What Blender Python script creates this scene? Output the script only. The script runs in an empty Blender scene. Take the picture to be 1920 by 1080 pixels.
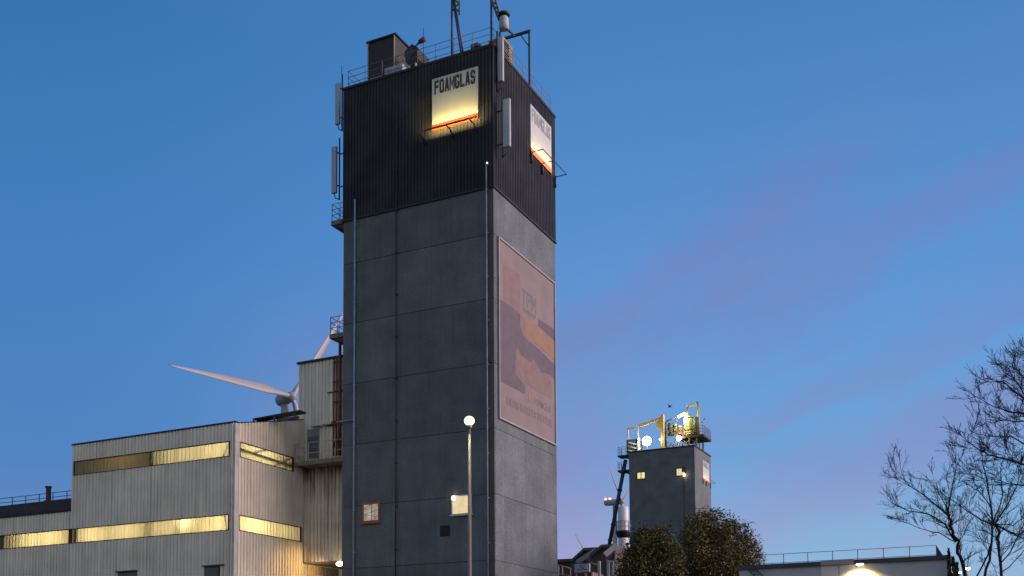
import bpy, bmesh, math, random
from mathutils import Vector, Matrix
random.seed(7)
sc = bpy.context.scene
COL = sc.collection
R = math.radians

# ------------------------------------------------------------------ camera
FPX, PITCH, ROLL, PPY, AZ, CX = 1982.24, 0.0654, -0.0055, 1142.09, 0.4548, -0.9591
EYE = 1.6
Fv = Vector((0, math.cos(PITCH), math.sin(PITCH)))
Uv = Vector((0, -math.sin(PITCH), math.cos(PITCH)))
Rv = Vector((1, 0, 0))
R2 = Rv*math.cos(ROLL) + Uv*math.sin(ROLL)
U2 = -Rv*math.sin(ROLL) + Uv*math.cos(ROLL)
cd = bpy.data.cameras.new('camera')
cam = bpy.data.objects.new('camera', cd); COL.objects.link(cam)
m = Matrix((( R2.x, U2.x, -Fv.x, 0), (R2.y, U2.y, -Fv.y, 0), (R2.z, U2.z, -Fv.z, EYE), (0, 0, 0, 1)))
cam.matrix_world = m
cd.sensor_width = 36; cd.lens = FPX/1920*36; cd.shift_y = (PPY-540)/1920
cd.clip_start = .1; cd.clip_end = 6000
sc.camera = cam

# site frame: u runs along the factory fronts, v runs away from the viewer, z up
EU = Vector((math.cos(AZ), -math.sin(AZ), 0)); EV = Vector((math.sin(AZ), math.cos(AZ), 0))
def ray(px, py):
    d = Fv + R2*((px-960)/FPX) - U2*((py-PPY)/FPX)
    return Vector((d.dot(EU), d.dot(EV), d.z)), d
def PV(px, py, v):
    d, _ = ray(px, py); t = v/d.y
    return Vector((d.x*t, v, EYE+d.z*t))
def PU(px, py, u):
    d, _ = ray(px, py); t = u/d.x
    return Vector((u, d.y*t, EYE+d.z*t))
def PD(px, py, dist):
    d, w = ray(px, py); t = dist/w.y
    return Vector((d.x*t, d.y*t, EYE+d.z*t))
def uv2w(p): return EU*p[0] + EV*p[1] + Vector((0, 0, p[2]))
def w2uv(w): return Vector((w.dot(EU), w.dot(EV), w.z))

# ------------------------------------------------------------------ materials
MATS = {}
def nodes_of(m): m.use_nodes = True; return m.node_tree.nodes, m.node_tree.links
def mat(name, col, rough=.7, metal=0, var=.15, scale=1.5, streak=0, streak_col=(.1,.05,.03), bump=0, bscale=30, spec=.5, island=0, fine=0, rust_z=None, sxy=2.2):
    if name in MATS: return MATS[name]
    m = bpy.data.materials.new(name); n, l = nodes_of(m); b = n['Principled BSDF']
    b.inputs['Roughness'].default_value = rough; b.inputs['Metallic'].default_value = metal
    b.inputs['Specular IOR Level'].default_value = spec
    tc = n.new('ShaderNodeTexCoord')
    noi = n.new('ShaderNodeTexNoise'); noi.inputs['Scale'].default_value = scale; noi.inputs['Detail'].default_value = 6
    l.new(tc.outputs['Object'], noi.inputs['Vector'])
    mr = n.new('ShaderNodeMapRange'); mr.inputs[1].default_value = .3; mr.inputs[2].default_value = .7
    mr.inputs[3].default_value = 1-var; mr.inputs[4].default_value = 1+var
    l.new(noi.outputs['Fac'], mr.inputs[0])
    mul = n.new('ShaderNodeMix'); mul.data_type = 'RGBA'; mul.blend_type = 'MULTIPLY'; mul.inputs[0].default_value = 1
    mul.inputs[6].default_value = (*col, 1)
    l.new(mr.outputs[0], mul.inputs[7])
    out = mul.outputs[2]
    if fine:
        n3 = n.new('ShaderNodeTexNoise'); n3.inputs['Scale'].default_value = 14; n3.inputs['Detail'].default_value = 4
        l.new(tc.outputs['Object'], n3.inputs['Vector'])
        r3 = n.new('ShaderNodeMapRange'); r3.inputs[1].default_value = .3; r3.inputs[2].default_value = .7
        r3.inputs[3].default_value = 1-fine; r3.inputs[4].default_value = 1+fine
        l.new(n3.outputs['Fac'], r3.inputs[0])
        m4 = n.new('ShaderNodeMix'); m4.data_type = 'RGBA'; m4.blend_type = 'MULTIPLY'; m4.inputs[0].default_value = 1
        l.new(out, m4.inputs[6]); l.new(r3.outputs[0], m4.inputs[7]); out = m4.outputs[2]
    if streak:
        mp = n.new('ShaderNodeMapping'); mp.inputs['Scale'].default_value = (sxy, sxy, .12)
        l.new(tc.outputs['Object'], mp.inputs['Vector'])
        n2 = n.new('ShaderNodeTexNoise'); n2.inputs['Scale'].default_value = 1.6; n2.inputs['Detail'].default_value = 8; n2.inputs['Roughness'].default_value = .65
        l.new(mp.outputs[0], n2.inputs['Vector'])
        r2 = n.new('ShaderNodeMapRange'); r2.inputs[1].default_value = .5; r2.inputs[2].default_value = .78; r2.inputs[3].default_value = 0; r2.inputs[4].default_value = streak
        l.new(n2.outputs['Fac'], r2.inputs[0])
        m2 = n.new('ShaderNodeMix'); m2.data_type = 'RGBA'; l.new(r2.outputs[0], m2.inputs[0])
        l.new(out, m2.inputs[6]); m2.inputs[7].default_value = (*streak_col, 1); out = m2.outputs[2]
    if rust_z:
        sz = n.new('ShaderNodeSeparateXYZ'); l.new(tc.outputs['Object'], sz.inputs[0])
        rz = n.new('ShaderNodeMapRange'); rz.inputs[1].default_value = rust_z[0]; rz.inputs[2].default_value = rust_z[1]; l.new(sz.outputs[2], rz.inputs[0])
        mp2 = n.new('ShaderNodeMapping'); mp2.inputs['Scale'].default_value = (2.6, 2.6, .35); l.new(tc.outputs['Object'], mp2.inputs[0])
        nz = n.new('ShaderNodeTexNoise'); nz.inputs['Scale'].default_value = 1.3; nz.inputs['Detail'].default_value = 7; l.new(mp2.outputs[0], nz.inputs['Vector'])
        ad = n.new('ShaderNodeMath'); ad.operation = 'MULTIPLY_ADD'; l.new(rz.outputs[0], ad.inputs[0]); ad.inputs[1].default_value = .55; l.new(nz.outputs['Fac'], ad.inputs[2])
        r6 = n.new('ShaderNodeMapRange'); r6.inputs[1].default_value = .62; r6.inputs[2].default_value = .98; r6.inputs[4].default_value = .85; l.new(ad.outputs[0], r6.inputs[0])
        m6 = n.new('ShaderNodeMix'); m6.data_type = 'RGBA'; l.new(r6.outputs[0], m6.inputs[0]); l.new(out, m6.inputs[6]); m6.inputs[7].default_value = (.12, .055, .028, 1); out = m6.outputs[2]
    if island:
        g = n.new('ShaderNodeNewGeometry')
        r4 = n.new('ShaderNodeMapRange'); r4.inputs[3].default_value = 1-island; r4.inputs[4].default_value = 1+island
        l.new(g.outputs['Random Per Island'], r4.inputs[0])
        m5 = n.new('ShaderNodeMix'); m5.data_type = 'RGBA'; m5.blend_type = 'MULTIPLY'; m5.inputs[0].default_value = 1
        l.new(out, m5.inputs[6]); l.new(r4.outputs[0], m5.inputs[7]); out = m5.outputs[2]
    l.new(out, b.inputs['Base Color'])
    if bump:
        nb = n.new('ShaderNodeTexNoise'); nb.inputs['Scale'].default_value = bscale; nb.inputs['Detail'].default_value = 5
        l.new(tc.outputs['Object'], nb.inputs['Vector'])
        bp = n.new('ShaderNodeBump'); bp.inputs['Strength'].default_value = bump; bp.inputs['Distance'].default_value = .02
        l.new(nb.outputs['Fac'], bp.inputs['Height']); l.new(bp.outputs[0], b.inputs['Normal'])
    MATS[name] = m; return m
def emit(name, col, strength, var=0):
    if name in MATS: return MATS[name]
    m = bpy.data.materials.new(name); n, l = nodes_of(m); n.clear()
    o = n.new('ShaderNodeOutputMaterial'); e = n.new('ShaderNodeEmission')
    e.inputs[0].default_value = (*col, 1); e.inputs[1].default_value = strength
    if var:
        tc = n.new('ShaderNodeTexCoord'); noi = n.new('ShaderNodeTexNoise'); noi.inputs['Scale'].default_value = 2.2; noi.inputs['Detail'].default_value = 3
        l.new(tc.outputs['Object'], noi.inputs['Vector'])
        mr = n.new('ShaderNodeMapRange'); mr.inputs[1].default_value = .3; mr.inputs[2].default_value = .7
        mr.inputs[3].default_value = strength*(1-var); mr.inputs[4].default_value = strength*(1+var)
        l.new(noi.outputs['Fac'], mr.inputs[0]); l.new(mr.outputs[0], e.inputs[1])
    l.new(e.outputs[0], o.inputs[0]); MATS[name] = m; return m
def translucent(name, col):
    m = bpy.data.materials.new(name); n, l = nodes_of(m); n.clear()
    o = n.new('ShaderNodeOutputMaterial'); t = n.new('ShaderNodeBsdfTranslucent'); d = n.new('ShaderNodeBsdfDiffuse'); mx = n.new('ShaderNodeMixShader')
    tc = n.new('ShaderNodeTexCoord'); mp = n.new('ShaderNodeMapping'); mp.inputs['Scale'].default_value = (3, 3, .25)
    noi = n.new('ShaderNodeTexNoise'); noi.inputs['Scale'].default_value = 2; noi.inputs['Detail'].default_value = 6
    l.new(tc.outputs['Object'], mp.inputs[0]); l.new(mp.outputs[0], noi.inputs['Vector'])
    cr = n.new('ShaderNodeValToRGB'); cr.color_ramp.elements[0].position = .3; cr.color_ramp.elements[1].position = .65
    cr.color_ramp.elements[0].color = (col[0]*.84, col[1]*.8, col[2]*.7, 1); cr.color_ramp.elements[1].color = (*col, 1)
    l.new(noi.outputs['Fac'], cr.inputs[0]); l.new(cr.outputs[0], t.inputs[0]); d.inputs[0].default_value = (.22, .21, .17, 1)
    mx.inputs[0].default_value = .22
    l.new(t.outputs[0], mx.inputs[1]); l.new(d.outputs[0], mx.inputs[2]); l.new(mx.outputs[0], o.inputs[0])
    return m

M_CONC = mat('tower_concrete', (.122, .136, .14), .9, var=.18, scale=.6, streak=.55, streak_col=(.07, .072, .07), island=.09, bump=.5, bscale=25, fine=.3, spec=.2)
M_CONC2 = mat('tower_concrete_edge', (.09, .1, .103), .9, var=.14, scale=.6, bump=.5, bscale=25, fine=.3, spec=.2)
M_JOINT = mat('joint_mortar', (.045, .045, .045), .9)
M_CLAD = mat('anthracite_sheet', (.036, .0365, .044), .6, var=.3, scale=.5, spec=.05, streak=.5, streak_col=(.05, .05, .056))
M_TRIM = mat('black_trim', (.012, .012, .014), .5, spec=.3)
M_SHED = mat('cream_sheet', (.74, .66, .53), .6, var=.13, scale=.5, streak=.9, streak_col=(.34, .27, .18), spec=.3, sxy=4.5)
M_SHEDR = mat('rusty_cream_sheet', (.6, .53, .43), .65, var=.2, scale=.7, streak=1, streak_col=(.2, .11, .06), spec=.3, sxy=4)
M_PALE = mat('pale_trim', (.5, .49, .46), .6, var=.15, streak=.5, streak_col=(.2, .12, .08))
M_DARKFR = mat('dark_window_frame', (.03, .028, .025), .6)
M_RUSTB = mat('rust_brown', (.09, .045, .03), .85, var=.4, scale=5)
M_ROOF = mat('dark_roof_felt', (.022, .02, .02), .9, var=.35, scale=2)
M_GALV = mat('galvanised_steel', (.22, .23, .24), .45, .6, var=.2, scale=4)
M_RAIL = mat('pinkish_grey_rail', (.23, .17, .15), .6, var=.2, scale=4)
M_DSTEEL = mat('dark_steel', (.03, .035, .045), .55, .2, var=.2)
M_OLIVE = mat('olive_steel', (.11, .1, .06), .7, var=.3, scale=3)
M_RED = mat('red_oxide_pipe', (.2, .05, .032), .7, var=.3, scale=4)
M_REDFR = mat('red_window_frame', (.42, .06, .04), .55, var=.15)
M_WHITE = mat('white_board', (.42, .42, .40), .5, var=.05)
M_ORANGE = mat('orange_stripe', (.27, .05, .016), .5, var=.05)
M_BLACK = mat('black_lettering', (.012, .012, .014), .5)
M_ANT = mat('antenna_white', (.35, .365, .375), .45, var=.08)
M_PIPE = mat('pale_blue_pipe', (.22, .28, .34), .5, var=.2, scale=2)
M_PIPEG = mat('grey_pipe', (.17, .175, .18), .5, var=.25, scale=2)
M_HOUS = mat('dark_housing', (.022, .017, .017), .7, var=.3)
M_AC = mat('unit_grey', (.33, .35, .38), .6, var=.2, scale=3)
M_TURB = mat('turbine_white', (.27, .25, .26), .5, var=.05)
M_BBOARD = mat('billboard_sheet', (0.176, 0.123, 0.115), .6, var=.12, scale=.6, streak=.3, streak_col=(.22, .17, .15))
M_BFRAME = mat('billboard_frame', (.26, .24, .235), .5, var=.1)
M_BPINK = mat('faded_red_print', (0.176, 0.092, 0.090), .6, var=.15)
M_BPURP = mat('faded_purple_print', (0.086, 0.056, 0.064), .6, var=.15)
M_BORNG = mat('faded_orange_print', (0.225, 0.112, 0.058), .6, var=.15)
M_BPEACH = mat('faded_peach_print', (0.168, 0.098, 0.078), .6, var=.15)
M_BTEXT = mat('faded_text_print', (0.120, 0.086, 0.086), .6, var=.1)
M_BTPM = mat('faded_blue_text_print', (0.116, 0.086, 0.098), .6, var=.2)
M_BRED = mat('faded_logo_print', (0.206, 0.101, 0.098), .6)
M_YEL = mat('yellow_steel', (.5, .33, .06), .55, var=.2, scale=3)
M_GREEN = mat('green_grey_tank', (.06, .075, .055), .6, var=.3, scale=3)
M_YGREEN = mat('yellow_green_tank', (.5, .5, .16), .5, var=.2, scale=3)
M_LEAF = mat('olive_leaf', (.108, .088, .029), .5, var=.4, scale=1.2, island=.6, spec=.3)
M_LEAF2 = mat('dark_green_leaf', (.066, .06, .019), .6, var=.4, scale=1.2, island=.6, spec=.12)
M_CYP = mat('cypress_leaf', (.02, .026, .018), .7, var=.4, island=.4)
M_BARK = mat('dark_bark', (.022, .018, .016), .9, var=.4, scale=6, spec=.1)
M_ASPH = mat('asphalt', (.05, .05, .052), .9, var=.25, scale=.4, bump=.4, bscale=40)
M_GREYW = mat('grey_wall_panel', (.4, .4, .41), .7, var=.1, scale=.7, streak=.3, streak_col=(.34, .32, .3))
M_LGREY = mat('light_wall_panel', (.6, .56, .52), .7, var=.1, scale=.7)
M_FASC = mat('dark_fascia', (.035, .037, .042), .6, var=.2)
M_BROWNR = mat('brown_roof_sheet', (.07, .045, .035), .8, var=.4, scale=3)
M_SLATE = mat('slate_roof_sheet', (.05, .055, .07), .6, var=.3, scale=2)
M_REDWALL = mat('red_wall_sheet', (.25, .045, .035), .6, var=.25, scale=2)
M_STONE = mat('floor_slab', (.2, .2, .2), .9)
M_BLUE = mat('blue_logo', (.03, .06, .25), .5)
M_LIME = mat('algae_grey_deck', (.16, .16, .12), .85, var=.3, scale=3)
M_BIRD = mat('bird_feathers', (.01, .01, .013), .8)
M_STACK = mat('steel_stack', (.55, .53, .55), .5, 0, var=.15, scale=1)
M_PANE = translucent('lit_polycarbonate', (.95, .89, .64))
E_LAMP = emit('lamp_globe_light', (1, .82, .34), 3.0)
E_FLOOD = emit('floodlight_lens', (1, .95, .88), 40)
E_WARM = emit('warm_lamp_lens', (1, .78, .42), 25)
E_WIN = emit('lit_window_light', (.95, .76, .46), .85, .12)
E_WINDIM = emit('dim_window_light', (.42, .38, .28), .75, .5)
E_YWIN = emit('yellow_window_light', (1, .82, .36), .95, .15)
E_RED = emit('red_beacon_light', (1, .16, .1), 9)
E_TUBE = emit('sign_tube_light', (1, .8, .3), 3)

# ------------------------------------------------------------------ builders
BASE = {}
def tag(o, label, cat, group=None, kind=None):
    if label: o['label'] = label
    if cat: o['category'] = cat
    if group: o['group'] = group
    if kind: o['kind'] = kind
def thing(name, label, cat, base, group=None):
    o = bpy.data.objects.new(name, None); COL.objects.link(o)
    o.empty_display_size = .5
    o.location = uv2w(base); o.rotation_euler = (0, 0, -AZ)
    BASE[o] = Vector(base); tag(o, label, cat, group); return o
class MB:
    def __init__(s): s.v = []; s.f = []; s.sm = []; s.cut = []
    def add(s, vs, fs, smooth=False):
        k = len(s.v); s.cut.append(k); s.v += [Vector(x) for x in vs]
        for f in fs: s.f.append([i+k for i in f]); s.sm.append(smooth)
        return s
    def box(s, u0, u1, v0, v1, z0, z1):
        vs = [(u, v, z) for z in (z0, z1) for v in (v0, v1) for u in (u0, u1)]
        return s.add(vs, [(0,2,3,1),(4,5,7,6),(0,1,5,4),(2,6,7,3),(0,4,6,2),(1,3,7,5)])
    def beam(s, p, q, w, h=None):
        p = Vector(p); q = Vector(q); h = h or w; d = (q-p).normalized()
        a = d.cross(Vector((0,0,1)));  a = Vector((1,0,0)) if a.length < 1e-3 else a.normalized()
        b = a.cross(d); a *= w/2; b *= h/2
        vs = [p-a-b, p+a-b, p+a+b, p-a+b, q-a-b, q+a-b, q+a+b, q-a+b]
        return s.add(vs, [(3,2,1,0),(4,5,6,7),(0,1,5,4),(1,2,6,5),(2,3,7,6),(3,0,4,7)])
    def tube(s, pts, r, n=8, cap=True):
        pts = [Vector(p) for p in pts]; N = len(pts)
        rs = r if isinstance(r, (list, tuple)) else [r]*N
        vs = []; prev = None
        for i, p in enumerate(pts):
            d = (pts[min(i+1, N-1)] - pts[max(i-1, 0)]).normalized()
            if prev is None:
                a = d.cross(Vector((0,0,1))); a = Vector((1,0,0)) if a.length < 1e-3 else a.normalized()
            else:
                a = prev - d*prev.dot(d); a = a.normalized() if a.length > 1e-4 else prev
            prev = a; b = d.cross(a)
            vs += [p + (a*math.cos(t)+b*math.sin(t))*rs[i] for t in (2*math.pi*k/n for k in range(n))]
        fs = [(i*n+k, i*n+(k+1) % n, (i+1)*n+(k+1) % n, (i+1)*n+k) for i in range(N-1) for k in range(n)]
        s.add(vs, fs, n > 5)
        if cap:
            s.f.append([len(s.v)-len(vs)+k for k in range(n)][::-1]); s.sm.append(False)
            s.f.append([len(s.v)-n+k for k in range(n)]); s.sm.append(False)
        return s
    def prism(s, poly, off):
        n = len(poly); off = Vector(off); poly = [Vector(p) for p in poly]
        return s.add(poly+[p+off for p in poly], [list(range(n))[::-1], list(range(n, 2*n))] + [(i, (i+1) % n, n+(i+1) % n, n+i) for i in range(n)])
    def sphere(s, c, r, sc_=(1,1,1), n=12):
        c = Vector(c); vs = [c+Vector((0,0,r*sc_[2]))]; h = n//2
        for i in range(1, h):
            t = math.pi*i/h
            vs += [c+Vector((r*sc_[0]*math.sin(t)*math.cos(2*math.pi*k/n), r*sc_[1]*math.sin(t)*math.sin(2*math.pi*k/n), r*sc_[2]*math.cos(t))) for k in range(n)]
        vs.append(c-Vector((0,0,r*sc_[2]))); L = len(vs)-1
        fs = [(0, 1+k, 1+(k+1) % n) for k in range(n)]
        for i in range(h-2): fs += [(1+i*n+k, 1+(i+1)*n+k, 1+(i+1)*n+(k+1) % n, 1+i*n+(k+1) % n) for k in range(n)]
        fs += [(L, 1+(h-2)*n+(k+1) % n, 1+(h-2)*n+k) for k in range(n)]
        return s.add(vs, fs, True)
    def corr(s, axis, a0, a1, z0, z1, plane, out, pitch=.25, depth=.045, ztop=None):
        # trapezoidal ribbed sheet with real depth; axis 'u' (plane v) or 'v' (plane u); ztop(a) for a raking top
        prof = []; a = a0; k = 0
        step = [pitch*.58, pitch*.1, pitch*.22, pitch*.1]; lev = [depth, depth, 0, 0]
        while a < a1-1e-4:
            prof.append((a, lev[k % 4])); a += step[k % 4]; k += 1
        prof.append((a1, lev[k % 4]))
        vs = []
        for a, d in prof:
            p = plane+out*d; t = ztop(a) if ztop else z1
            for z in (z0, t): vs.append((a, p, z) if axis == 'u' else (p, a, z))
        s.add(vs, [(2*i, 2*i+2, 2*i+3, 2*i+1) for i in range(len(prof)-1)])
        return s
    def each(s, name, material, parent):
        # every piece that was added becomes a part of its own
        cuts = s.cut+[len(s.v)]
        for a, b in zip(cuts[:-1], cuts[1:]):
            q = MB(); q.v = s.v[a:b]; q.cut = [0]
            for f, sm in zip(s.f, s.sm):
                if a <= f[0] < b: q.f.append([i-a for i in f]); q.sm.append(sm)
            q.build(name, material, parent)
    def build(s, name, material, parent=None, base=None, label=None, cat=None, group=None, kind=None, fix=True):
        b = BASE[parent] if parent else Vector(base if base else (0,0,0))
        me = bpy.data.meshes.new(name)
        me.from_pydata([tuple(x-b) for x in s.v], [], s.f)
        me.polygons.foreach_set('use_smooth', s.sm); me.update()
        if fix:
            bm = bmesh.new(); bm.from_mesh(me); bmesh.ops.recalc_face_normals(bm, faces=bm.faces); bm.to_mesh(me); bm.free()
        me.materials.append(material)
        o = bpy.data.objects.new(name, me); COL.objects.link(o); BASE[o] = b
        if parent: o.parent = parent
        else: o.location = uv2w(b); o.rotation_euler = (0, 0, -AZ)
        tag(o, label, cat, group, kind); return o
def copy_thing(src, base, label):
    c = src.copy(); COL.objects.link(c); c.location = uv2w(base); c['label'] = label
    def rec(o, p):
        for ch in list(o.children):
            d = ch.copy(); COL.objects.link(d); d.parent = p; rec(ch, d)
    rec(src, c); return c
def text_mb(body, o, ax, up, w, h, thick, bold=0, shear=0, spacing=1):
    # lettering as solid shapes: o = lower left corner, ax / up = directions, fitted to w x h
    cu = bpy.data.curves.new('lettering', 'FONT'); cu.body = body; cu.offset = bold; cu.space_character = spacing; cu.resolution_u = 3
    ob = bpy.data.objects.new('lettering', cu); COL.objects.link(ob)
    bpy.context.view_layer.update()
    me = bpy.data.meshes.new_from_object(ob.evaluated_get(bpy.context.evaluated_depsgraph_get()))
    bpy.data.objects.remove(ob); bpy.data.curves.remove(cu)
    xs = [v.co.x for v in me.vertices]; ys = [v.co.y for v in me.vertices]
    x0, x1, y0, y1 = min(xs), max(xs), min(ys), max(ys)
    o = Vector(o); ax = Vector(ax); up = Vector(up); nrm = ax.cross(up)
    mb = MB(); vs = [o + ax*((v.co.x-x0)/(x1-x0)*w) + up*((v.co.y-y0)/(y1-y0)*h) for v in me.vertices]
    mb.add([v+nrm*thick for v in vs], [list(p.vertices) for p in me.polygons])
    # side walls so that the letters have depth
    cnt = {}
    for p in me.polygons:
        for a, b in p.edge_keys: cnt[(a, b)] = cnt.get((a, b), 0)+1
    for (a, b), c in cnt.items():
        if c == 1: mb.add([vs[a], vs[b], vs[b]+nrm*thick, vs[a]+nrm*thick], [(0,1,2,3)])
    bpy.data.meshes.remove(me); return mb
def block_letters(word, o, ax, up, w, h, thick, st=.33):
    # heavy condensed capitals made of straight strokes; overlapping strokes step out by half a millimetre
    o = Vector(o); ax = Vector(ax); up = Vector(up); nrm = ax.cross(up); mb = MB()
    n = len(word); adv = w/(n-.12); lw = adv*.88; t = st; th = .17
    c = .2; ce = c*.62
    ring = [(c,0),(1-c,0),(1,ce),(1,1-ce),(1-c,1),(c,1),(0,1-ce),(0,ce)]; inn = [(t,th),(1-t,th),(1-t,th),(1-t,1-th),(1-t,1-th),(t,1-th),(t,1-th),(t,th)]
    def seg(i): j = (i+1) % 8; q = [ring[i], ring[j], inn[j], inn[i]]; return [p for k, p in enumerate(q) if p not in q[:k]]
    R_ = lambda x0, y0, x1, y1: [(x0,y0),(x1,y0),(x1,y1),(x0,y1)]
    G = {'F': [R_(0,0,t,1), R_(t,1-th,.95,1), R_(t,.45,.85,.45+th)], 'L': [R_(0,0,t,1), R_(t,0,.95,th)],
         'O': [seg(i) for i in range(8)],
         'T': [R_(0,1-th,1,1), R_(.5-t/2,0,.5+t/2,1-th)], 'P': [R_(0,0,t,1), R_(t,1-th,.98,1), R_(t,.4,.98,.4+th), R_(1-t,.4+th,1,1-th)],
         'A': [[(0,0),(t,0),(.5+t*.45,1),(.5-t*.55,1)], [(1-t,0),(1,0),(.5+t*.55,1),(.5-t*.45,1)], R_(.2,.22,.8,.22+th*.9)],
         'M': [R_(-.04,0,.2,1), R_(.8,0,1.04,1), [(.42,.3),(.58,.3),(.2,1),(.06,1)], [(.42,.3),(.58,.3),(.94,1),(.8,1)]],
         'G': [seg(0), seg(1), seg(3), seg(4), seg(5), seg(6), seg(7), R_(1-t,ce,1,.5), R_(.52,.36,1-t,.5), R_(1-t,.72,1,1-ce)],
         'S': [seg(0), seg(4), seg(5), [(0,1-ce),(0,.58),(.16,.46),(t,.6),(t,1-th)], [(.16,.46),(t,.6),(1-.16,.54),(1-t,.4)], [(1,ce),(1,.42),(.84,.54),(1-t,.4),(1-t,th)], R_(1-t,.7,1,1-ce), R_(0,ce,t,.3), seg(7), seg(3), seg(1)]}
    for k, ch in enumerate(word):
        for i, poly in enumerate(G[ch]):
            lift = thick+.0006*i
            mb.prism([o+ax*(k*adv+x*lw)+up*(y*h) for x, y in poly], nrm*lift)
    return mb
def railing(mb, pts, h=1.1, rails=(.37, .74, 1.1), post=1.4, r=.03):
    for p, q in zip(pts[:-1], pts[1:]):
        p = Vector(p); q = Vector(q); L = (q-p).length; n = max(1, round(L/post))
        for k in range(n+1):
            a = p.lerp(q, k/n); mb.tube([a, a+Vector((0,0,h))], r, 6)
        for z in rails: mb.tube([p+Vector((0,0,z)), q+Vector((0,0,z))], r*.8, 6)
    return mb
def light(name, kind, p, energy, col, size=.2, aim=None, sy=None, spot=None):
    d = bpy.data.lights.new(name, kind); d.energy = energy; d.color = col
    o = bpy.data.objects.new(name, d); COL.objects.link(o); o.location = uv2w(p)
    if kind == 'AREA':
        d.shape = 'RECTANGLE'; d.size = size; d.size_y = sy or size
    elif kind in ('POINT', 'SPOT'): d.shadow_soft_size = size
    if spot: d.spot_size = R(spot); d.spot_blend = .6
    if aim is not None:
        dirw = (uv2w(aim)-uv2w(p)).normalized()
        z = -dirw; x = EU.copy() if abs(EU.dot(z)) < .8 else EV.copy()
        if name.endswith('along_v'): x = EV.copy()
        x = (x - z*x.dot(z)).normalized(); y = z.cross(x)
        o.rotation_euler = Matrix((x, y, z)).transposed().to_euler()
    return o

# ------------------------------------------------------------------ ground
g = MB(); g.add([(-2500,-2500,0),(2500,-2500,0),(2500,2500,0),(-2500,2500,0)], [(0,1,2,3)])
g.build('ground', M_ASPH, kind='structure', label='grey asphalt yard around the works', fix=False)

# ------------------------------------------------------------------ main tower
C = w2uv(Vector((CX, 60, 0)))
U1, V0 = C.x, C.y; U0 = U1-10.546; V1 = V0+8.923
ZR, ZC = 38.81, 30.28
J = [0, .71, 4.53, 8.35, 12.18, 16.0, 19.83, 23.65, 27.47, ZC]
tower = thing('factory_tower', 'tall grey concrete tower with black ribbed metal top beside the street lamp', 'tower', (U0, V0, 0))
uP = PV(743, 700, V0).x; uS = PV(914, 700, V0).x
co = MB(); co.box(U0+.1, U1-.1, V0+.1, V1-.1, 0, ZC); co.build('joint_core', M_JOINT, tower)
w = MB(); e = MB(); gp = .015
vF = [V0+.13, PU(946, 900, U1).y, PU(985, 900, U1).y, V1-.13]
for z0, z1 in zip(J[:-1], J[1:]):
    w.box(U0, uP-gp, V0, V0+.13, z0+gp, z1-gp); w.box(uP+gp, uS, V0, V0+.13, z0+gp, z1-gp)
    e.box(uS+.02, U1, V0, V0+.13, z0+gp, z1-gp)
    for a, b in zip(vF[:-1], vF[1:]): w.box(U1-.13, U1, a+(.004 if a > V0+.2 else .002), b-.004, z0+gp*.8, z1-gp*.8)
    w.box(U0, U0+.13, V0+.132, V1-.132, z0+gp, z1-gp)
    w.box(U0, U1, V1-.13, V1, z0+gp, z1-gp)
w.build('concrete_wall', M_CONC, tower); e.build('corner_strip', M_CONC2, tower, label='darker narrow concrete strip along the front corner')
k = MB(); k.box(U0+.05, U1-.05, V0+.05, V1-.05, ZC+.01, ZR-.1)
cl = .05
k.corr('u', U0-.04, U1+.04, ZC+.05, ZR, V0, -1, .23, cl); k.corr('u', U0-.04, U1+.04, ZC+.05, ZR, V1, 1, .23, cl)
k.corr('v', V0-.04, V1+.04, ZC+.05, ZR, U1, 1, .23, cl); k.corr('v', V0-.04, V1+.04, ZC+.05, ZR, U0, -1, .23, cl)
k.build('metal_cladding', M_CLAD, tower, fix=False)
for z0, z1, o_ in ((ZC-.07, ZC+.05, .1), (ZR-.02, ZR+.12, .1)):
    t = MB(); t.box(U0-o_, U1+o_, V0-o_, V0+.06, z0, z1); t.box(U0-o_, U1+o_, V1-.06, V1+o_, z0, z1)
    t.box(U1-.06, U1+o_, V0+.062, V1-.062, z0, z1); t.box(U0-o_, U0+.06, V0+.062, V1-.062, z0, z1)
    t.build('edge_trim', M_TRIM, tower)
t = MB(); t.box(U0+.1, U1-.1, V0+.1, V1-.1, ZR-.09, ZR+.05); t.build('roof_deck', M_ROOF, tower)
t = MB(); railing(t, [(U0+.15, V1-.2, ZR+.1), (U0+.15, V0+.2, ZR+.1), (U1-.15, V0+.2, ZR+.1), (U1-.15, V1-.2, ZR+.1)], 1.2, (.4, .8, 1.2), 1.35, .022)
t.build('roof_railing', M_RAIL, tower)
# pipes on the front
def front_pipe(px, ytop, r, material, off=.1, top=None):
    a = PV(px, ytop, V0-off); b_ = Vector((a.x, a.y, 0)); mb = MB(); mb.tube([b_, a], r, 8)
    z = 1.5
    while z < a.z-.5: mb.box(a.x-r-.03, a.x+r+.03, V0-off-.02, V0+.002-(.05 if z > ZC else 0), z, z+.06); z += 2.6
    return mb.build('downpipe', material, tower)
front_pipe(665.5, 374, .06, M_PIPE); front_pipe(911.5, 306, .05, M_PIPEG, .14); front_pipe(743, 190, .035, M_DSTEEL, .12)
a = PV(662, 787, V0-.1); t = MB(); t.tube([a, Vector((U0-.4, V0-.1, a.z)), Vector((U0-.4, V0+1.5, a.z))], .045, 8); t.build('branch_pipe', M_PIPE, tower)
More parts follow.
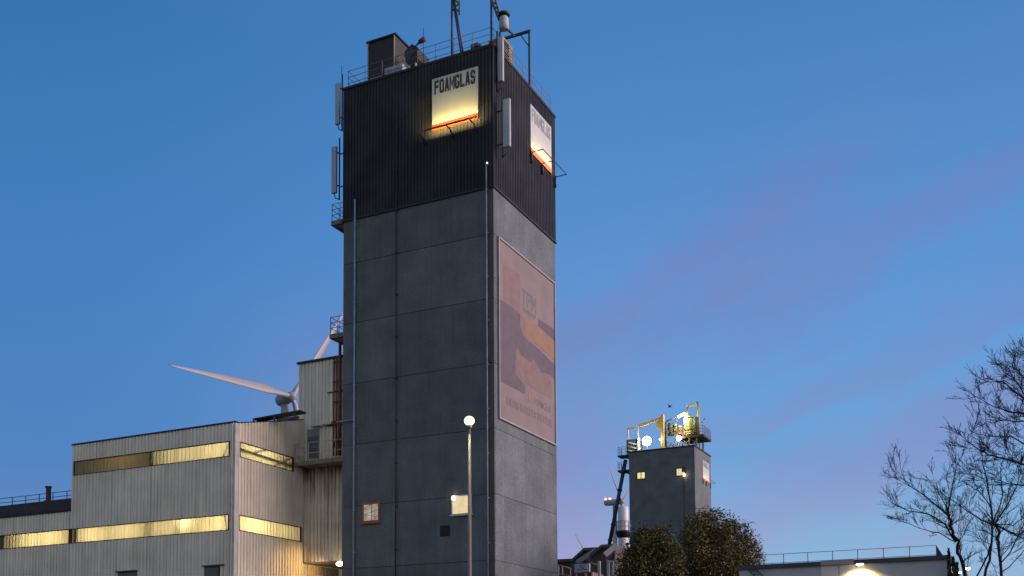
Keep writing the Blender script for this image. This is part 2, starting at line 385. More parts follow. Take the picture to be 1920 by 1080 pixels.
# windows
def front_window(corners, fw, frmat, pane, nm='window', depth=.12):
    (x0, y0), (x1, y1) = corners
    xm = (x0+x1)/2; ym = (y0+y1)/2
    u0 = PV(x0, ym, V0).x; u1 = PV(x1, ym, V0).x; z1 = PV(xm, y0, V0).z; z0 = PV(xm, y1, V0).z
    fr = MB(); vf = V0-.07
    fr.box(u0, u1, vf, V0+.02, z0, z0+fw); fr.box(u0, u1, vf, V0+.02, z1-fw, z1)
    fr.box(u0-.06, u1+.06, V0-.16, V0-.002, z0-.07, z0-.004); fr.box(u0, u0+fw, vf+.002, V0+.018, z0+fw, z1-fw); fr.box(u1-fw, u1, vf+.002, V0+.018, z0+fw, z1-fw)
    f = fr.build(nm, frmat, tower)
    p = MB(); p.box(u0+fw, u1-fw, V0-.03, V0-.01, z0+fw, z1-fw); p.build('pane', pane, f)
    return f, (u0, u1, z0, z1)
f, (a0, a1, b0, b1) = front_window(((679.5, 942), (713, 980)), .13, M_REDFR, E_WINDIM)
f['label'] = 'red framed window with a dim grey view inside'
t = MB(); t.beam((a0+.2, V0-.045, (b0+b1)/2-.1), (a1-.2, V0-.045, (b0+b1)/2+.12), .03); t.beam(((a0+a1)/2+.05, V0-.047, b0+.14), ((a0+a1)/2+.05, V0-.047, b1-.14), .04)
t.beam((a0+.2, V0-.049, b0+.5), (a1-.25, V0-.049, b0+.35), .03); t.build('glazing_bar', M_AC, f)
f, (a0, a1, b0, b1) = front_window(((847, 928), (885, 965)), .07, M_PALE, E_WIN)
f['label'] = 'pale framed window lit warm white'
t = MB(); x0 = PV(825.5, 995, V0).x; x1 = PV(843.5, 995, V0).x; z1 = PV(834, 985.5, V0).z; z0 = PV(834, 1005.5, V0).z
t.box(x0, x1, V0-.03, V0+.02, z0, z1)
for i in range(6): t.box(x0+.03, x1-.03, V0-.06, V0-.028, z0+.04+i*(z1-z0-.05)/6, z0+.08+i*(z1-z0-.05)/6)
t.build('vent_grille', M_TRIM, tower)
# bulkhead lamp at the corner of the lit window, small lamp at the top of the right pipe
lp = PV(850, 933.5, V0-.2)
bl = thing('wall_lamp', 'small bright wall lamp at the top left corner of the lit tower window', 'lamp', (lp.x, V0, lp.z-.1))
t = MB(); t.box(lp.x-.12, lp.x+.12, V0-.1, V0-.002, lp.z-.13, lp.z+.13); t.build('housing', M_GALV, bl)
t = MB(); t.sphere((lp.x, V0-.14, lp.z), .12, (1, .6, 1)); t.build('lens', E_WARM, bl)
lp = PV(911.5, 304, V0-.25)
bl = thing('marker_lamp', 'tiny white lamp on top of the pipe near the tower corner', 'lamp', (lp.x, V0-.14, lp.z-.2))
t = MB(); t.tube([(lp.x, V0-.14, lp.z-.14), (lp.x, V0-.14, lp.z-.06)], .06, 8); t.build('socket', M_GALV, bl)
t = MB(); t.sphere((lp.x, V0-.14, lp.z), .055); t.build('lens', emit('marker_lens', (.9, .95, 1), 2.5), bl)

# illuminated signs
def sign_front(v, TL, TR, BR, BL, SB, label, lamplabel, letters=True):
    u0 = PV((TL[0]+BL[0])/2, 190, v).x; u1 = PV((TR[0]+BR[0])/2, 170, v).x
    zt = (PV(*TL, v).z+PV(*TR, v).z)/2; zb = (PV(*BL, v).z+PV(*BR, v).z)/2; zs = zb-.33
    s_ = thing('illuminated_sign', label, 'sign', (u0, v, zs))
    b_ = MB(); b_.box(u0, u1, v-.08, v+.02, zb+.001, zt); b_.build('board', M_WHITE, s_)
    b_ = MB(); b_.box(u0, u1, v-.1, v+.02, zs, zb-.001); b_.build('stripe', M_ORANGE, s_)
    W = u1-u0
    block_letters('FOAMGLAS', (u0+W*.055, v-.081, zt-1.0), (1,0,0), (0,0,1), W*.89, .84, .012).build('lettering', M_BLACK, s_)
    vo = v-.8; zl = PV(845, 231.5, vo).z
    l_ = thing('sign_lamp', lamplabel, 'lamp', (u0, v, zl-.4))
    b_ = MB(); b_.tube([(PV(795, 246, vo).x, vo, zl), (PV(893.5, 217, vo).x, vo, zl)], .06, 8); b_.build('lamp_bar', mat('red_lamp_bar', (.3, .05, .03), .5), l_)
    for q in (u0-.55, (u0+u1)/2-.2, u1-.2):
        b_ = MB(); b_.tube([(q, vo, zl), (q+.05, v-.3, zl-.1), (q+.08, v-.02, zl-.45)], .045, 6); b_.build('arm', M_DSTEEL, l_)
    light('sign_light', 'AREA', (u0+W*.5, v-.5, zl+.08), 185, (1, .74, .22), W*1.05, (u0+W*.5, v+.05, zb+.45), .12)
sign_front(V0-.055, (811.4, 151), (896.7, 124.8), (897.4, 212.3), (811.4, 237), None,
    'white lit sign on the dark front of the main tower, lettering seen square on', 'lamp bar on arms under the sign on the front of the main tower')
def sign_side(u, v0, v1, zt, zb, label, lamplabel, energy=75, nmat=M_DSTEEL):
    zs = zb-.33; W = v1-v0
    s_ = thing('illuminated_sign', label, 'sign', (u, v0, zs))
    b_ = MB(); b_.box(u-.02, u+.08, v0, v1, zb+.001, zt); b_.build('board', M_WHITE, s_)
    b_ = MB(); b_.box(u-.02, u+.1, v0, v1, zs, zb-.001); b_.build('stripe', M_ORANGE, s_)
    block_letters('FOAMGLAS', (u+.081, v0+W*.055, zt-1.0), (0,1,0), (0,0,1), W*.89, .84, .012).build('lettering', mat('grey_lettering', (.22, .22, .23), .5), s_)
    zl = zs+.1; uo = u+.85
    l_ = thing('sign_lamp', lamplabel, 'lamp', (u, v0, zl-.5))
    b_ = MB(); b_.tube([(uo, v0+.1, zl), (uo, v1+.7, zl)], .028, 8); b_.build('lamp_bar', nmat, l_)
    for q in (v0+.15, (v0+v1)/2+.2, v1+.65):
        b_ = MB(); b_.tube([(uo, q, zl), (u+.05, q-.05, zl-.05)], .03, 6); b_.tube([(u+.09, q-.05, zl+.02), (u+.09, q-.05, zl-.75)], .07, 6); b_.build('arm', nmat, l_)
    light('sign_light_along_v', 'AREA', (u+.42, v0+W*.5, zs+.02), energy, (1, .74, .22), W*1.0, (u-.05, v0+W*.5, zb+1.0), .1)
us_ = U1+.055
sv0 = PU(993, 240, us_).y; sv1 = PU(1031.7, 270, us_).y
szt = (PU(993, 199, us_).z+PU(1031.7, 236, us_).z)/2; szb = (PU(993, 281, us_).z+PU(1031.7, 313, us_).z)/2
sign_side(us_, sv0, sv1, szt, szb, 'white lit sign on the right side of the main tower, seen at a steep angle', 'thin lamp bar on arms under the sign on the right side of the main tower')

# billboard on the side
ub = U1+.06
bb = thing('billboard', 'large faded pinkish advertising billboard on the right side of the main tower', 'billboard', (U1, V0, 14))
bv0 = PU(935.8, 620, ub).y; bv1 = PU(1039.6, 680, ub).y
bzt = (PU(935, 449, ub).z+PU(1039.5, 531, ub).z)/2; bzb = (PU(936.7, 782, ub).z+PU(1040.4, 832, ub).z)/2
t = MB(); t.box(U1+.004, ub, bv0, bv1, bzb, bzt); t.build('sheet', M_BBOARD, bb)
t = MB(); fw = .1
t.box(U1+.003, ub+.07, bv0-fw, bv1+fw, bzt+.001, bzt+fw); t.box(U1+.003, ub+.07, bv0-fw, bv1+fw, bzb-fw, bzb-.001)
t.box(U1+.003, ub+.07, bv0-fw, bv0-.001, bzb, bzt); t.box(U1+.003, ub+.07, bv1+.001, bv1+fw, bzb, bzt); t.build('frame', M_BFRAME, bb)
def clampb(p): return Vector((p.x, min(max(p.y, bv0+.02), bv1-.02), min(max(p.z, bzb+.02), bzt-.02)))
def patch(px, material, lay):
    x = ub+.004*lay; mb = MB(); mb.prism([clampb(PU(a, b, ub)) for a, b in px], (0, 0, 0.0001))
    mb = MB(); pl = [clampb(PU(a, b, ub)) for a, b in px]
    mb.prism([Vector((ub-.002, p.y, p.z)) for p in pl], (.002+.004*lay, 0, 0)); return mb.build('print_patch', material, bb)
patch([(944, 496), (975.5, 515), (975.5, 588), (944, 566)], M_BPINK, 1)
patch([(937, 561), (956, 573), (974, 588), (975, 612), (980, 630), (1000, 646), (1020, 664), (1040, 684), (1040, 712), (1030, 703), (1022, 699), (1015, 700), (1008, 686), (1000, 673), (996, 680), (984, 672), (975, 664), (970, 652), (967, 655), (966, 703), (985, 722), (984, 739), (937, 714)], M_BPURP, 2)
patch([(1009, 598), (1040, 618), (1040, 640), (1009, 612)], M_BPURP, 2)
patch([(974, 588), (1009, 612), (1040, 640), (1040, 676), (1012, 650), (980, 629), (975, 612)], M_BORNG, 3)
patch([(974, 588), (985, 597), (984, 631), (980, 629), (975, 612)], M_BPINK, 4)
patch([(967, 655), (970, 652), (975, 664), (984, 672), (996, 680), (1000, 673), (1008, 686), (1015, 700), (1022, 699), (1030, 703), (1034, 706), (1034, 748), (1000, 728), (966, 703)], M_BPEACH, 3)
patch([(991, 735), (999.5, 740), (999.5, 757), (991, 752)], M_BRED, 3)
def btext(body, x0, x1, y1, h, m_, bold=.0, xr=None):
    a = PU(x0, y1, ub); b_ = PU(x1, y1, ub)
    text_mb(body, (ub-.002, a.y, a.z), (0,1,0), (0,0,1), b_.y-a.y, h, .008, bold).build('lettering', m_, bb)
a = PU(978, 568, ub); b_ = PU(1005, 568, ub); block_letters('TPM', (ub-.002, a.y, a.z), (0,1,0), (0,0,1), b_.y-a.y, .95, .008, .24).build('lettering', M_BTPM, bb); btext('FOR INDUSTRY', 979, 1005, 583, .3, M_BTPM, 0)
btext('FOAMGLAS', 1002, 1033, 759, .5, M_BTEXT, .02); btext('BUILDING BLOCKS FOR THE FUTURE', 949, 1034, 758, .5, M_BTEXT, .02)

# panel antennas
def antenna(u, v, z0, z1, w_, d_, pole, label, arms=1, face=-1):
    o = thing('panel_antenna', label, 'antenna', (u, v, z0), 'white panel antennas on the main tower')
    b_ = MB(); b_.box(u-w_/2, u+w_/2, v-d_/2, v+d_/2, z0, z1)
    p = b_.build('radome', M_ANT, o)
    bv = p.modifiers.new('bevel', 'BEVEL'); bv.width = min(w_, d_)*.3; bv.segments = 3
    px_, pv_ = pole
    b_ = MB(); b_.tube([(px_, pv_, z0-.5), (px_, pv_, z1+.5)], .05, 8); b_.build('pole', M_DSTEEL, o)
    b_ = MB()
    for q in (.15, .85):
        z = z0+(z1-z0)*q; b_.beam((u, v, z), (px_, pv_, z), .07)
        tgt = (U1 if u > U0+5 else U0); b_.beam((px_, pv_, z-.1), (tgt, pv_+.05, z-.1), .06)
    b_.tube([(u, v, z0+.02), (u+.05, v+.05, z0-.3), (px_, pv_, z0-.45)], .035, 6)
    b_.each('bracket', M_DSTEEL, o); return o
va = V0+.9
for (x0, x1, y0, y1, pole, lab) in ((629, 638, 155, 235, 641, 'upper of two white panel antennas left of the main tower top'), (622, 632, 274, 364, 636.5, 'lower of two white panel antennas left of the main tower top')):
    a = PV(x0, y1, va); b_ = PV(x1, y0, va); pp = PV(pole, 260, va)
    antenna((a.x+b_.x)/2, va, a.z, b_.z, b_.x-a.x, .18, (pp.x, va+.02), lab)
va = V0+.35
for (x0, x1, y0, y1, pole, lab) in ((934, 944, 68, 155, 931, 'white panel antenna rising above the roof edge at the tower corner'), (943.5, 957, 184, 278, 940, 'white panel antenna on the right side of the main tower below the roof')):
    a = PV(x0, y1, va); b_ = PV(x1, y0, va); pp = PV(pole, 180, va)
    antenna((a.x+b_.x)/2, va, a.z, b_.z, b_.x-a.x, .2, (pp.x, va+.1), lab)

# masts, frame and gear on the roof
zb_ = ZR+.05; vm = V0+.45
o = thing('lattice_mast', 'dark tripod mast with diagonal brace on the main tower roof, left of the corner', 'mast', (PV(847.5, 100, vm).x, vm, zb_))
b_ = MB(); x = PV(847.5, 100, vm).x; b_.tube([(x, vm, zb_), (x, vm, zb_+5.4)], .065, 8); b_.build('post', M_DSTEEL, o)
b_ = MB(); p0 = PV(870, 97, vm); p1 = PV(850, -12, vm); b_.tube([(p0.x, vm, zb_), p1], .055, 8); b_.tube([(x, vm+1.6, zb_), (x, vm+.1, zb_+4.2)], .07, 8); b_.build('brace', M_DSTEEL, o)
b_ = MB()
for i in range(5):
    z = zb_+3.2+i*.5; b_.tube([(x, vm, z), (x+.45, vm+.1, z+.45)], .05, 6); b_.tube([(x+.45, vm+.1, z-.1), (x+.05, vm, z+.35)], .05, 6)
b_.tube([(x+.45, vm+.1, zb_+2.9), (x+.5, vm+.1, zb_+5.4)], .05, 6); b_.build('lattice', M_OLIVE, o)
x = PV(921.5, 80, vm).x
o = thing('roof_mast', 'dark mast at the main tower corner with a slanting lattice strut', 'mast', (x, vm, zb_))
b_ = MB(); b_.tube([(x, vm, zb_), (x, vm, zb_+5.2)], .07, 8); b_.build('post', M_DSTEEL, o)
b_ = MB(); p0 = PV(916, -14, vm); p1 = PV(936, 38, vm); q0 = PV(924, -16, vm); q1 = PV(940, 36, vm)
b_.tube([p0, p1], .07, 6); b_.tube([q0, q1], .06, 6)
for i in range(6):
    f_ = i/6; b_.tube([p0.lerp(p1, f_), q0.lerp(q1, f_+.12)], .05, 6)
b_.build('lattice', M_OLIVE, o)
# lantern shaped siren
c = PV(945, 40, vm)
o = thing('roof_siren', 'grey drum with a dark cap on a strut beside the corner mast', 'siren', (c.x, vm, c.z-.9))
b_ = MB(); b_.tube([(c.x, vm, c.z-.55), (c.x, vm, c.z-.45), (c.x, vm, c.z+.2), (c.x-.02, vm, c.z+.3)], [.18, .3, .27, .16], 12); b_.build('drum', M_AC, o)
b_ = MB(); b_.tube([(c.x, vm, c.z+.36), (c.x, vm, c.z+.5), (c.x, vm, c.z+.56)], [.36, .3, .1], 12); b_.build('cap', M_DSTEEL, o)
b_ = MB(); p1 = PV(937, 60, vm); p2 = PV(964, 66, vm); b_.tube([(c.x-.1, vm, c.z-.5), (p1.x, vm, c.z-.6), (p1.x, vm, zb_)], .07, 6); b_.tube([(c.x+.1, vm, c.z-.45), p2], .07, 6); b_.build('strut', M_OLIVE, o)
# outrigger frame at right edge
q = PU(993, 165, U1-.12); vb = q.y
o = thing('davit_frame', 'dark steel davit frame standing on the right roof edge of the main tower', 'davit', (U1-.12, vb, zb_))
zt_ = PU(993, 58, U1-.12).z
b_ = MB(); b_.beam((U1-.12, vb, zb_), (U1-.12, vb, zt_), .11); b_.build('post', M_DSTEEL, o)
b_ = MB(); x0 = PV(938, 75, vb).x; b_.beam((x0, vb, zt_-.05), (U1-.04, vb, zt_-.05), .14); b_.build('beam', M_DSTEEL, o)
b_ = MB(); b_.beam((x0+.1, vb, zb_), (x0+.1, vb, zt_-.16), .12); b_.tube([(U1-.75, vb, zt_-.1), (U1-.15, vb, zt_-1.05)], .035, 6); b_.build('brace', M_DSTEEL, o)
# louvred cabinet at right edge
v_a = PU(952, 120, U1-.5).y; 
o = thing('louvred_cabinet', 'olive louvred equipment cabinet on the right roof edge of the main tower', 'cabinet', (U1-1.2, V0+2.2, zb_))
b_ = MB(); b_.box(U1-1.3, U1-.3, V0+2.0, V0+3.3, zb_, zb_+1.75); b_.build('body', mat('tan_cabinet', (.25, .19, .12), .7, var=.2), o)
b_ = MB()
for i in range(9): b_.prism([(U1-1.22, V0+1.96, zb_+.15+i*.17), (U1-1.22, V0+1.99, zb_+.15+i*.17), (U1-1.22, V0+1.99, zb_+.27+i*.17)], (.8, 0, 0))
for i in range(9): b_.prism([(U1-.29, V0+2.08, zb_+.15+i*.17), (U1-.24, V0+2.08, zb_+.15+i*.17), (U1-.29, V0+2.08, zb_+.27+i*.17)], (0, .7, 0))
b_.build('louvre', M_OLIVE, o)
# dark roof house
vh = V0+1.6
a = PV(690, 150, vh); b2 = PV(741, 66, vh)
zt_ = (PV(690, 79, vh).z+PV(741, 66, vh).z)/2
o = thing('roof_house', 'dark box shaped plant room on the left of the main tower roof', 'plant room', (a.x, vh, zb_))
b_ = MB(); b_.box(a.x, b2.x, vh, vh+3.2, zb_, zt_-.06); b_.build('wall', M_HOUS, o)
b_ = MB(); b_.box(a.x-.1, b2.x+.1, vh-.1, vh+3.3, zt_-.059, zt_+.05); b_.build('roof', M_TRIM, o)
b_ = MB()
for q in (a.x+.05, b2.x-.05): b_.beam((q, vh-.04, zb_), (q, vh-.04, zt_-.07), .08)
b_.each('corner_post', M_RAIL, o)
b_ = MB(); hz = zt_+.1; b_.tube([(b2.x+.1, vh+2.2, zt_-.1), (b2.x+.15, vh+2.2, zt_+.35), (b2.x+.6, vh+2.1, zt_+.55)], .06, 6); b_.tube([(b2.x+.5, vh+2.1, zt_+.5), (b2.x+.95, vh+2.1, zt_+.62)], [.12, .2], 8); b_.build('flue', M_RUSTB, o)
# hexagonal fan hood
hc = PV(775, 106, vh-.2)
o = thing('fan_hood', 'dark hexagonal fan hood right of the plant room on the main tower roof', 'fan hood', (hc.x, vh-.2, zb_))
b_ = MB(); rr = .72
b_.prism([(hc.x+rr*.72*math.cos(t), vh-.4, hc.z+rr*math.sin(t)) for t in (R(30+60*i) for i in range(6))], (0, 1.4, 0)); b_.build('hood', M_HOUS, o)
b_ = MB(); b_.tube([(hc.x-.2, vh-.44, hc.z+.15), (hc.x-.2, vh-.3, hc.z+.15)], .34, 14); b_.build('fan_ring', M_DSTEEL, o)
b_ = MB(); b_.beam((hc.x-.5, vh-.3, zb_), (hc.x-.1, vh-.3, hc.z-.4), .1); b_.beam((hc.x+.35, vh-.3, zb_), (hc.x+.2, vh-.3, hc.z-.4), .1); b_.beam((hc.x, vh+.6, zb_), (hc.x, vh+.6, hc.z-.4), .1); b_.each('stand_leg', M_PALE, o)
def ac(x0, x1, h, lab):
    p = PV(x0, 140, V0+.75).x; q = PV(x1, 135, V0+.75).x
    o = thing('cooling_unit', lab, 'cooling unit', (p, V0+.6, zb_), 'grey cooling units on the main tower roof')
    b_ = MB(); b_.box(p, q, V0+.6, V0+1.3, zb_+.1, zb_+h); x = b_.build('casing', M_AC, o)
    bv = x.modifiers.new('bevel', 'BEVEL'); bv.width = .04; bv.segments = 2
    b_ = MB(); b_.box(p+.05, p+.15, V0+.65, V0+1.25, zb_, zb_+.1); b_.box(q-.15, q-.05, V0+.65, V0+1.25, zb_, zb_+.1); b_.each('foot', M_DSTEEL, o)
    b_ = MB(); n_ = max(1, round((q-p)/.7))
    for i in range(n_): b_.tube([(p+(i+.5)*(q-p)/n_, V0+.58, zb_+.1+(h-.1)/2), (p+(i+.5)*(q-p)/n_, V0+.601, zb_+.1+(h-.1)/2)], min(h*.33, .3), 14)
    b_.build('fan_grille', M_GALV, o)
ac(696, 718, .62, 'low grey cooling unit at the left end of the main tower roof'); ac(723, 757, 1.0, 'taller wide grey cooling unit before the plant room')
for px, y0, y1, lab in ((641, 235, 122, 'thin whip aerial at the left edge of the main tower top'), (794, 118, 52, 'thin whip aerial on the roof right of the fan hood')):
    v_ = V0+.3 if px > 700 else V0+.95
    a = PV(px, y0, v_); b2 = PV(px, y1, v_)
    if px > 700: a.z = zb_
    o = thing('whip_aerial', lab, 'aerial', a)
    MB().tube([a, b2], [.03, .018], 6).build('rod', M_DSTEEL, o); b_ = MB(); b_.tube([a, a+Vector((0,0,.35))], .05, 8); b_.build('socket', M_DSTEEL, o)
b_ = MB(); p = PV(880, 100, V0+.6)
o = thing('roof_ducting', 'dark lumpy ducting lying along the front roof edge near the corner', 'ducting', (p.x, V0+.6, zb_))
x0 = PV(877, 97, V0+.6).x; x1 = PV(906, 88, V0+.6).x
b_.tube([(x0, V0+.6, zb_+.25), (x1, V0+.6, zb_+.25)], .25, 10); b_.build('duct', M_DSTEEL, o)
b_ = MB(); b_.box(x0+.3, x0+.8, V0+.4, V0+.9, zb_+.3, zb_+.72); b_.box(x1-.5, x1-.1, V0+.4, V0+.9, zb_+.3, zb_+.62); b_.each('junction_box', M_DSTEEL, o)

# service platforms on the left flank
def platform(px0, y, label, src=None):
    v_ = V0+.5; a = PV(px0, y, v_)
    base = (U0, v_, a.z)
    if src: return copy_thing(src, base, label)
    o = thing('service_platform', label, 'platform', base, 'service platforms on the left flank of the main tower')
    u = a.x; z = a.z
    b_ = MB(); b_.box(u, U0-.01, v_, v_+1.6, z-.28, z); b_.build('deck', M_LIME, o)
    b_ = MB(); b_.prism([(u+.1, v_+.1, z-.281), (U0-.01, v_+.1, z-.281), (U0-.01, v_+.1, z-.8)], (0, .1, 0)); b_.prism([(u+.1, v_+1.4, z-.281), (U0-.01, v_+1.4, z-.281), (U0-.01, v_+1.4, z-.8)], (0, .1, 0)); b_.each('bracket', M_RUSTB, o)
    b_ = MB(); railing(b_, [(U0-.05, v_+.05, z), (u+.05, v_+.05, z), (u+.05, v_+1.55, z), (U0-.05, v_+1.55, z)], 1.1, (.4, .75, 1.1), .8, .025); b_.build('railing', M_GALV, o)
    return o
p1 = platform(620.5, 415, 'upper small service platform with railing on the left flank of the main tower')
platform(617.5, 627, 'lower small service platform with railing above the cladded shaft', None)

# ------------------------------------------------------------------ cladded shaft left of the tower
VB = 55.5
xb0 = PV(561, 760, VB).x; zbt = PV(561, 684, VB).z; zbb = PV(598, 1053, VB).z
shaft = thing('cladded_shaft', 'narrow cream ribbed metal shaft between the sheds and the main tower', 'shaft', (xb0, VB, zbb))
zmid = PV(600, 862, VB).z
b_ = MB(); b_.box(xb0+.03, U0-.06, VB+.03, VB+5, zbb+.02, zbt-.05)
b_.corr('u', xb0, U0-.05, zmid, zbt, VB, -1, .28, .065); b_.corr('v', VB, VB+5, zmid, zbt, xb0, -1, .3, .045); b_.build('upper_wall', M_SHED, shaft, fix=False)
b_ = MB(); b_.corr('u', xb0, U0-.05, zbb, zmid-.02, VB-.04, -1, .28, .065); b_.build('lower_wall', mat('rust_stained_sheet', (.56, .51, .43), .65, var=.2, scale=.7, streak=.9, streak_col=(.25, .16, .1), spec=.3, rust_z=(zmid-zbb-3.2, zmid-zbb)), shaft, label='rust streaked lower cladding', fix=False)
b_ = MB(); b_.box(xb0-.12, U0-.02, VB-.16, VB+5.1, zbt+.001, zbt+.14); b_.build('roof_edge', M_TRIM, shaft)
b_ = MB(); p = PV(586, 799, VB-.2); q = PV(624, 795, VB-.2); b_.box(p.x, q.x, VB-.4, VB-.05, p.z-.06, p.z+.1); b_.build('canopy', M_PALE, shaft)
p = PV(576, 806, VB-.1); q = PV(598, 850, VB-.1)
b_ = MB(); b_.box(p.x, q.x, VB-.09, VB-.001, zmid+.1, p.z)
dr_ = b_.build('door', mat('grey_door', (.2, .2, .19), .6, var=.2), shaft)
b_ = MB()
for i in range(4): b_.box(p.x+.08, q.x-.08, VB-.105, VB-.088, zmid+.2+i*.36, zmid+.48+i*.36)
b_.build('door_panel', mat('door_panel_grey', (.12, .12, .115), .6), dr_)
for i, (px, r_) in enumerate(((626.5, .05), (631.5, .06), (637.5, .1))):
    p = PV(px, 660, VB-.2); b_ = MB(); z_ = zbt+(1.2 if i == 2 else .1)
    b_.tube([(p.x, VB-.2, zmid+.1), (p.x, VB-.2, z_)], r_, 8)
    for j in range(5): b_.box(p.x-.1, p.x+.1, VB-.22, VB-.02, zmid+1+j*1.3, zmid+1.06+j*1.3)
    b_.build('red_pipe', M_RED, shaft)
b_ = MB(); x = PV(616, 790, VB).x
for z in (zbt-2.2, zbt-4.4): b_.beam((x, VB-.12, z), (U0-.1, VB-.12, z), .06)
b_.each('pipe_bracket', M_RUSTB, shaft)
b_ = MB(); p = PV(629, 835, VB-.06); b_.tube([(p.x, VB-.12, p.z), (p.x, VB-.04, p.z)], .16, 12); b_.build('porthole', M_TRIM, shaft)
# balcony in front of the shaft
vbal = 54.3
p = PV(551, 862, vbal); zd = PV(596, 861.5, vbal).z
bal = thing('access_balcony', 'grey green access balcony with railing before the shaft door', 'balcony', (p.x, vbal, zd))
b_ = MB(); b_.box(p.x, U0-.02, vbal, VB-.14, zd-.26, zd); b_.build('deck', M_LIME, bal)
b_ = MB(); railing(b_, [(p.x+.05, VB-.2, zd), (p.x+.05, vbal+.05, zd), (U0-.1, vbal+.05, zd)], 1.15, (.5, 1.15), .95, .028); b_.build('railing', M_PALE, bal)
b_ = MB()
for q in (p.x+.3, U0-.4): b_.prism([(q, vbal+.1, zd-.261), (q, VB-.14, zd-.261), (q, VB-.14, zd-.5)], (.08, 0, 0))
b_.each('bracket', M_RUSTB, bal)
# lamp under the shaft
lp = PV(638, 1057, VB-.35)
o = thing('floodlight', 'bright warm floodlight under the cladded shaft beside the main tower', 'floodlight', (lp.x, VB, zbb))
b_ = MB(); b_.tube([(lp.x+.05, VB+.05, lp.z+.05), (lp.x, VB-.25, lp.z+.02)], .04, 6); b_.box(lp.x-.1, lp.x+.24, VB-.36, VB-.22, lp.z+.02, lp.z+.2); b_.build('bracket', M_DSTEEL, o)
b_ = MB(); b_.sphere((lp.x, VB-.4, lp.z), .2, (1.35, .7, .75)); b_.build('lens', E_WARM, o)
light('floodlight_lamp', 'SPOT', (lp.x-.3, VB-.55, lp.z-.1), 420, (1, .62, .22), .15, (lp.x-4.2, VB-1.0, lp.z-1.9), None, 120)

# ------------------------------------------------------------------ tall cream shed
US = PV(568, 950, VB).x
VS = PU(440, 900, US).y
uL = PV(136, 900, VS).x
zt0 = PV(440, 793, VS).z
ztb = PU(569, 788, US).z
zu1 = PV(430, 827, VS).z; zu0 = PV(430, 856.5, VS).z
zl1 = PV(430, 964, VS).z; zl0 = PV(430, 994.5, VS).z
VE = VB-.06
VK = VS+13
rake = (ztb-zt0)/(VE-VS)
def ztop(v): return zt0 + rake*(v-VS)
shed = thing('cream_shed', 'tall cream ribbed metal shed with two lit window bands', 'shed', (uL, VS, 0))
b_ = MB(); ug = US-.32; uw0 = uL+.12
def fseg(mb, u0, u1, z0, z1): mb.corr('u', u0, u1, z0, z1, VS, -1, .28, .065); mb.box(u0, u1, VS+.02, VS+.12, z0, z1)
fseg(b_, uL, US-.02, 0, zl0); fseg(b_, uL, US-.02, zl1, zu0); fseg(b_, uL, US-.02, zu1, zt0)
fseg(b_, ug, US-.02, zl0, zl1); fseg(b_, ug, US-.02, zu0, zu1); fseg(b_, uL, uw0, zu0, zu1)
b_.box(uL, US-.02, VK, VK+.12, 0, zt0+1.0); b_.corr('v', VS, VK, 0, zt0, uL-.02, -1, .3, .045, ztop); b_.box(uL, uL+.1, VS+.13, VK-.01, zl1+1, zt0)
b_.build('front_wall', M_SHED, shed, fix=False)
b_ = MB(); vw1 = VE; vg = VS+.35
vup = PU(549.5, 870, US).y
def rseg(mb, v0, v1, z0, z1, top=None):
    mb.corr('v', v0, v1, z0, z1, US, 1, .28, .065, top)
    if top: mb.prism([(US-.12, v0, z0), (US-.12, v1, z0), (US-.12, v1, top(v1)), (US-.12, v0, top(v0))], (.1, 0, 0))
    else: mb.box(US-.12, US-.02, v0, v1, z0, z1)
zfl = zbb-.3
rseg(b_, VS+.02, VE, 0, zl0); rseg(b_, VS+.02, VE, zl1, zu0); rseg(b_, VS+.02, VE, zu1, zt0, ztop)
rseg(b_, VS+.02, vg, zl0, zl1); rseg(b_, VS+.02, vg, zu0, zu1); rseg(b_, vup, VE, zu0, zu1); rseg(b_, VE-.12, VE, zl0, zl1)
b_.build('side_wall', M_SHED, shed, fix=False)
b_ = MB(); b_.prism([(uL, VS+.02, zt0-.12), (uL, VK, ztop(VK)-.12), (uL, VK, ztop(VK)-.02), (uL, VS+.02, zt0-.02)], (US-uL-.14, 0, 0)); b_.build('roof', M_ROOF, shed)
b_ = MB(); b_.box(uL-.05, US+.08, VS-.1, VS+.14, zt0+.001, zt0+.1)
b_.prism([(US-.14, VS+.142, zt0+.001), (US-.14, VE, ztb+.001), (US-.14, VE, ztb+.06), (US-.14, VS+.142, zt0+.06)], (.22, 0, 0)); b_.build('roof_edge', M_TRIM, shed)
b_ = MB(); b_.box(US-.24, US+.09, VS-.09, VS-.062, 0, zt0-.02); b_.box(US+.062, US+.09, VS-.061, VS+.22, 0, zt0-.02); b_.build('corner_trim', M_PALE, shed)
b_ = MB(); x = PV(434, 900, VS-.14).x; b_.tube([(x, VS-.14, 0), (x, VS-.14, zt0-.15), (x+.1, VS-.05, zt0)], .06, 8)
for z in (3, 6, 7.5, 9.5, 12, 14): b_.box(x-.09, x+.09, VS-.16, VS-.07, z, z+.07)
b_.build('downpipe', mat('rusty_pale_pipe', (.4, .35, .3), .6, var=.3, scale=1.2, streak=.8, streak_col=(.2, .09, .05)), shed)
b_ = MB(); b_.corr('v', VE-.02, VB+4, 0, zbb-.08, US, 1, .28, .065); b_.box(US-.12, US-.02, VE, VB+4, 0, zbb-.08); b_.build('lower_side_wall', M_SHEDR, shed, fix=False, label='lower side wall running on under the cladded shaft')
# interior floor and partition, added unseen so that each bay keeps its own light
b_ = MB(); zf = (zl1+zu0)/2
b_.box(uL+.11, US-.13, VS+.13, VK-.01, zf-.1, zf+.1)
um = PV(282, 880, VS).x
b_.box(um-.05, um+.05, VS+.16, VK-.02, zf+.11, zt0-.15)
b_.build('floor_and_light_divider', M_STONE, shed)
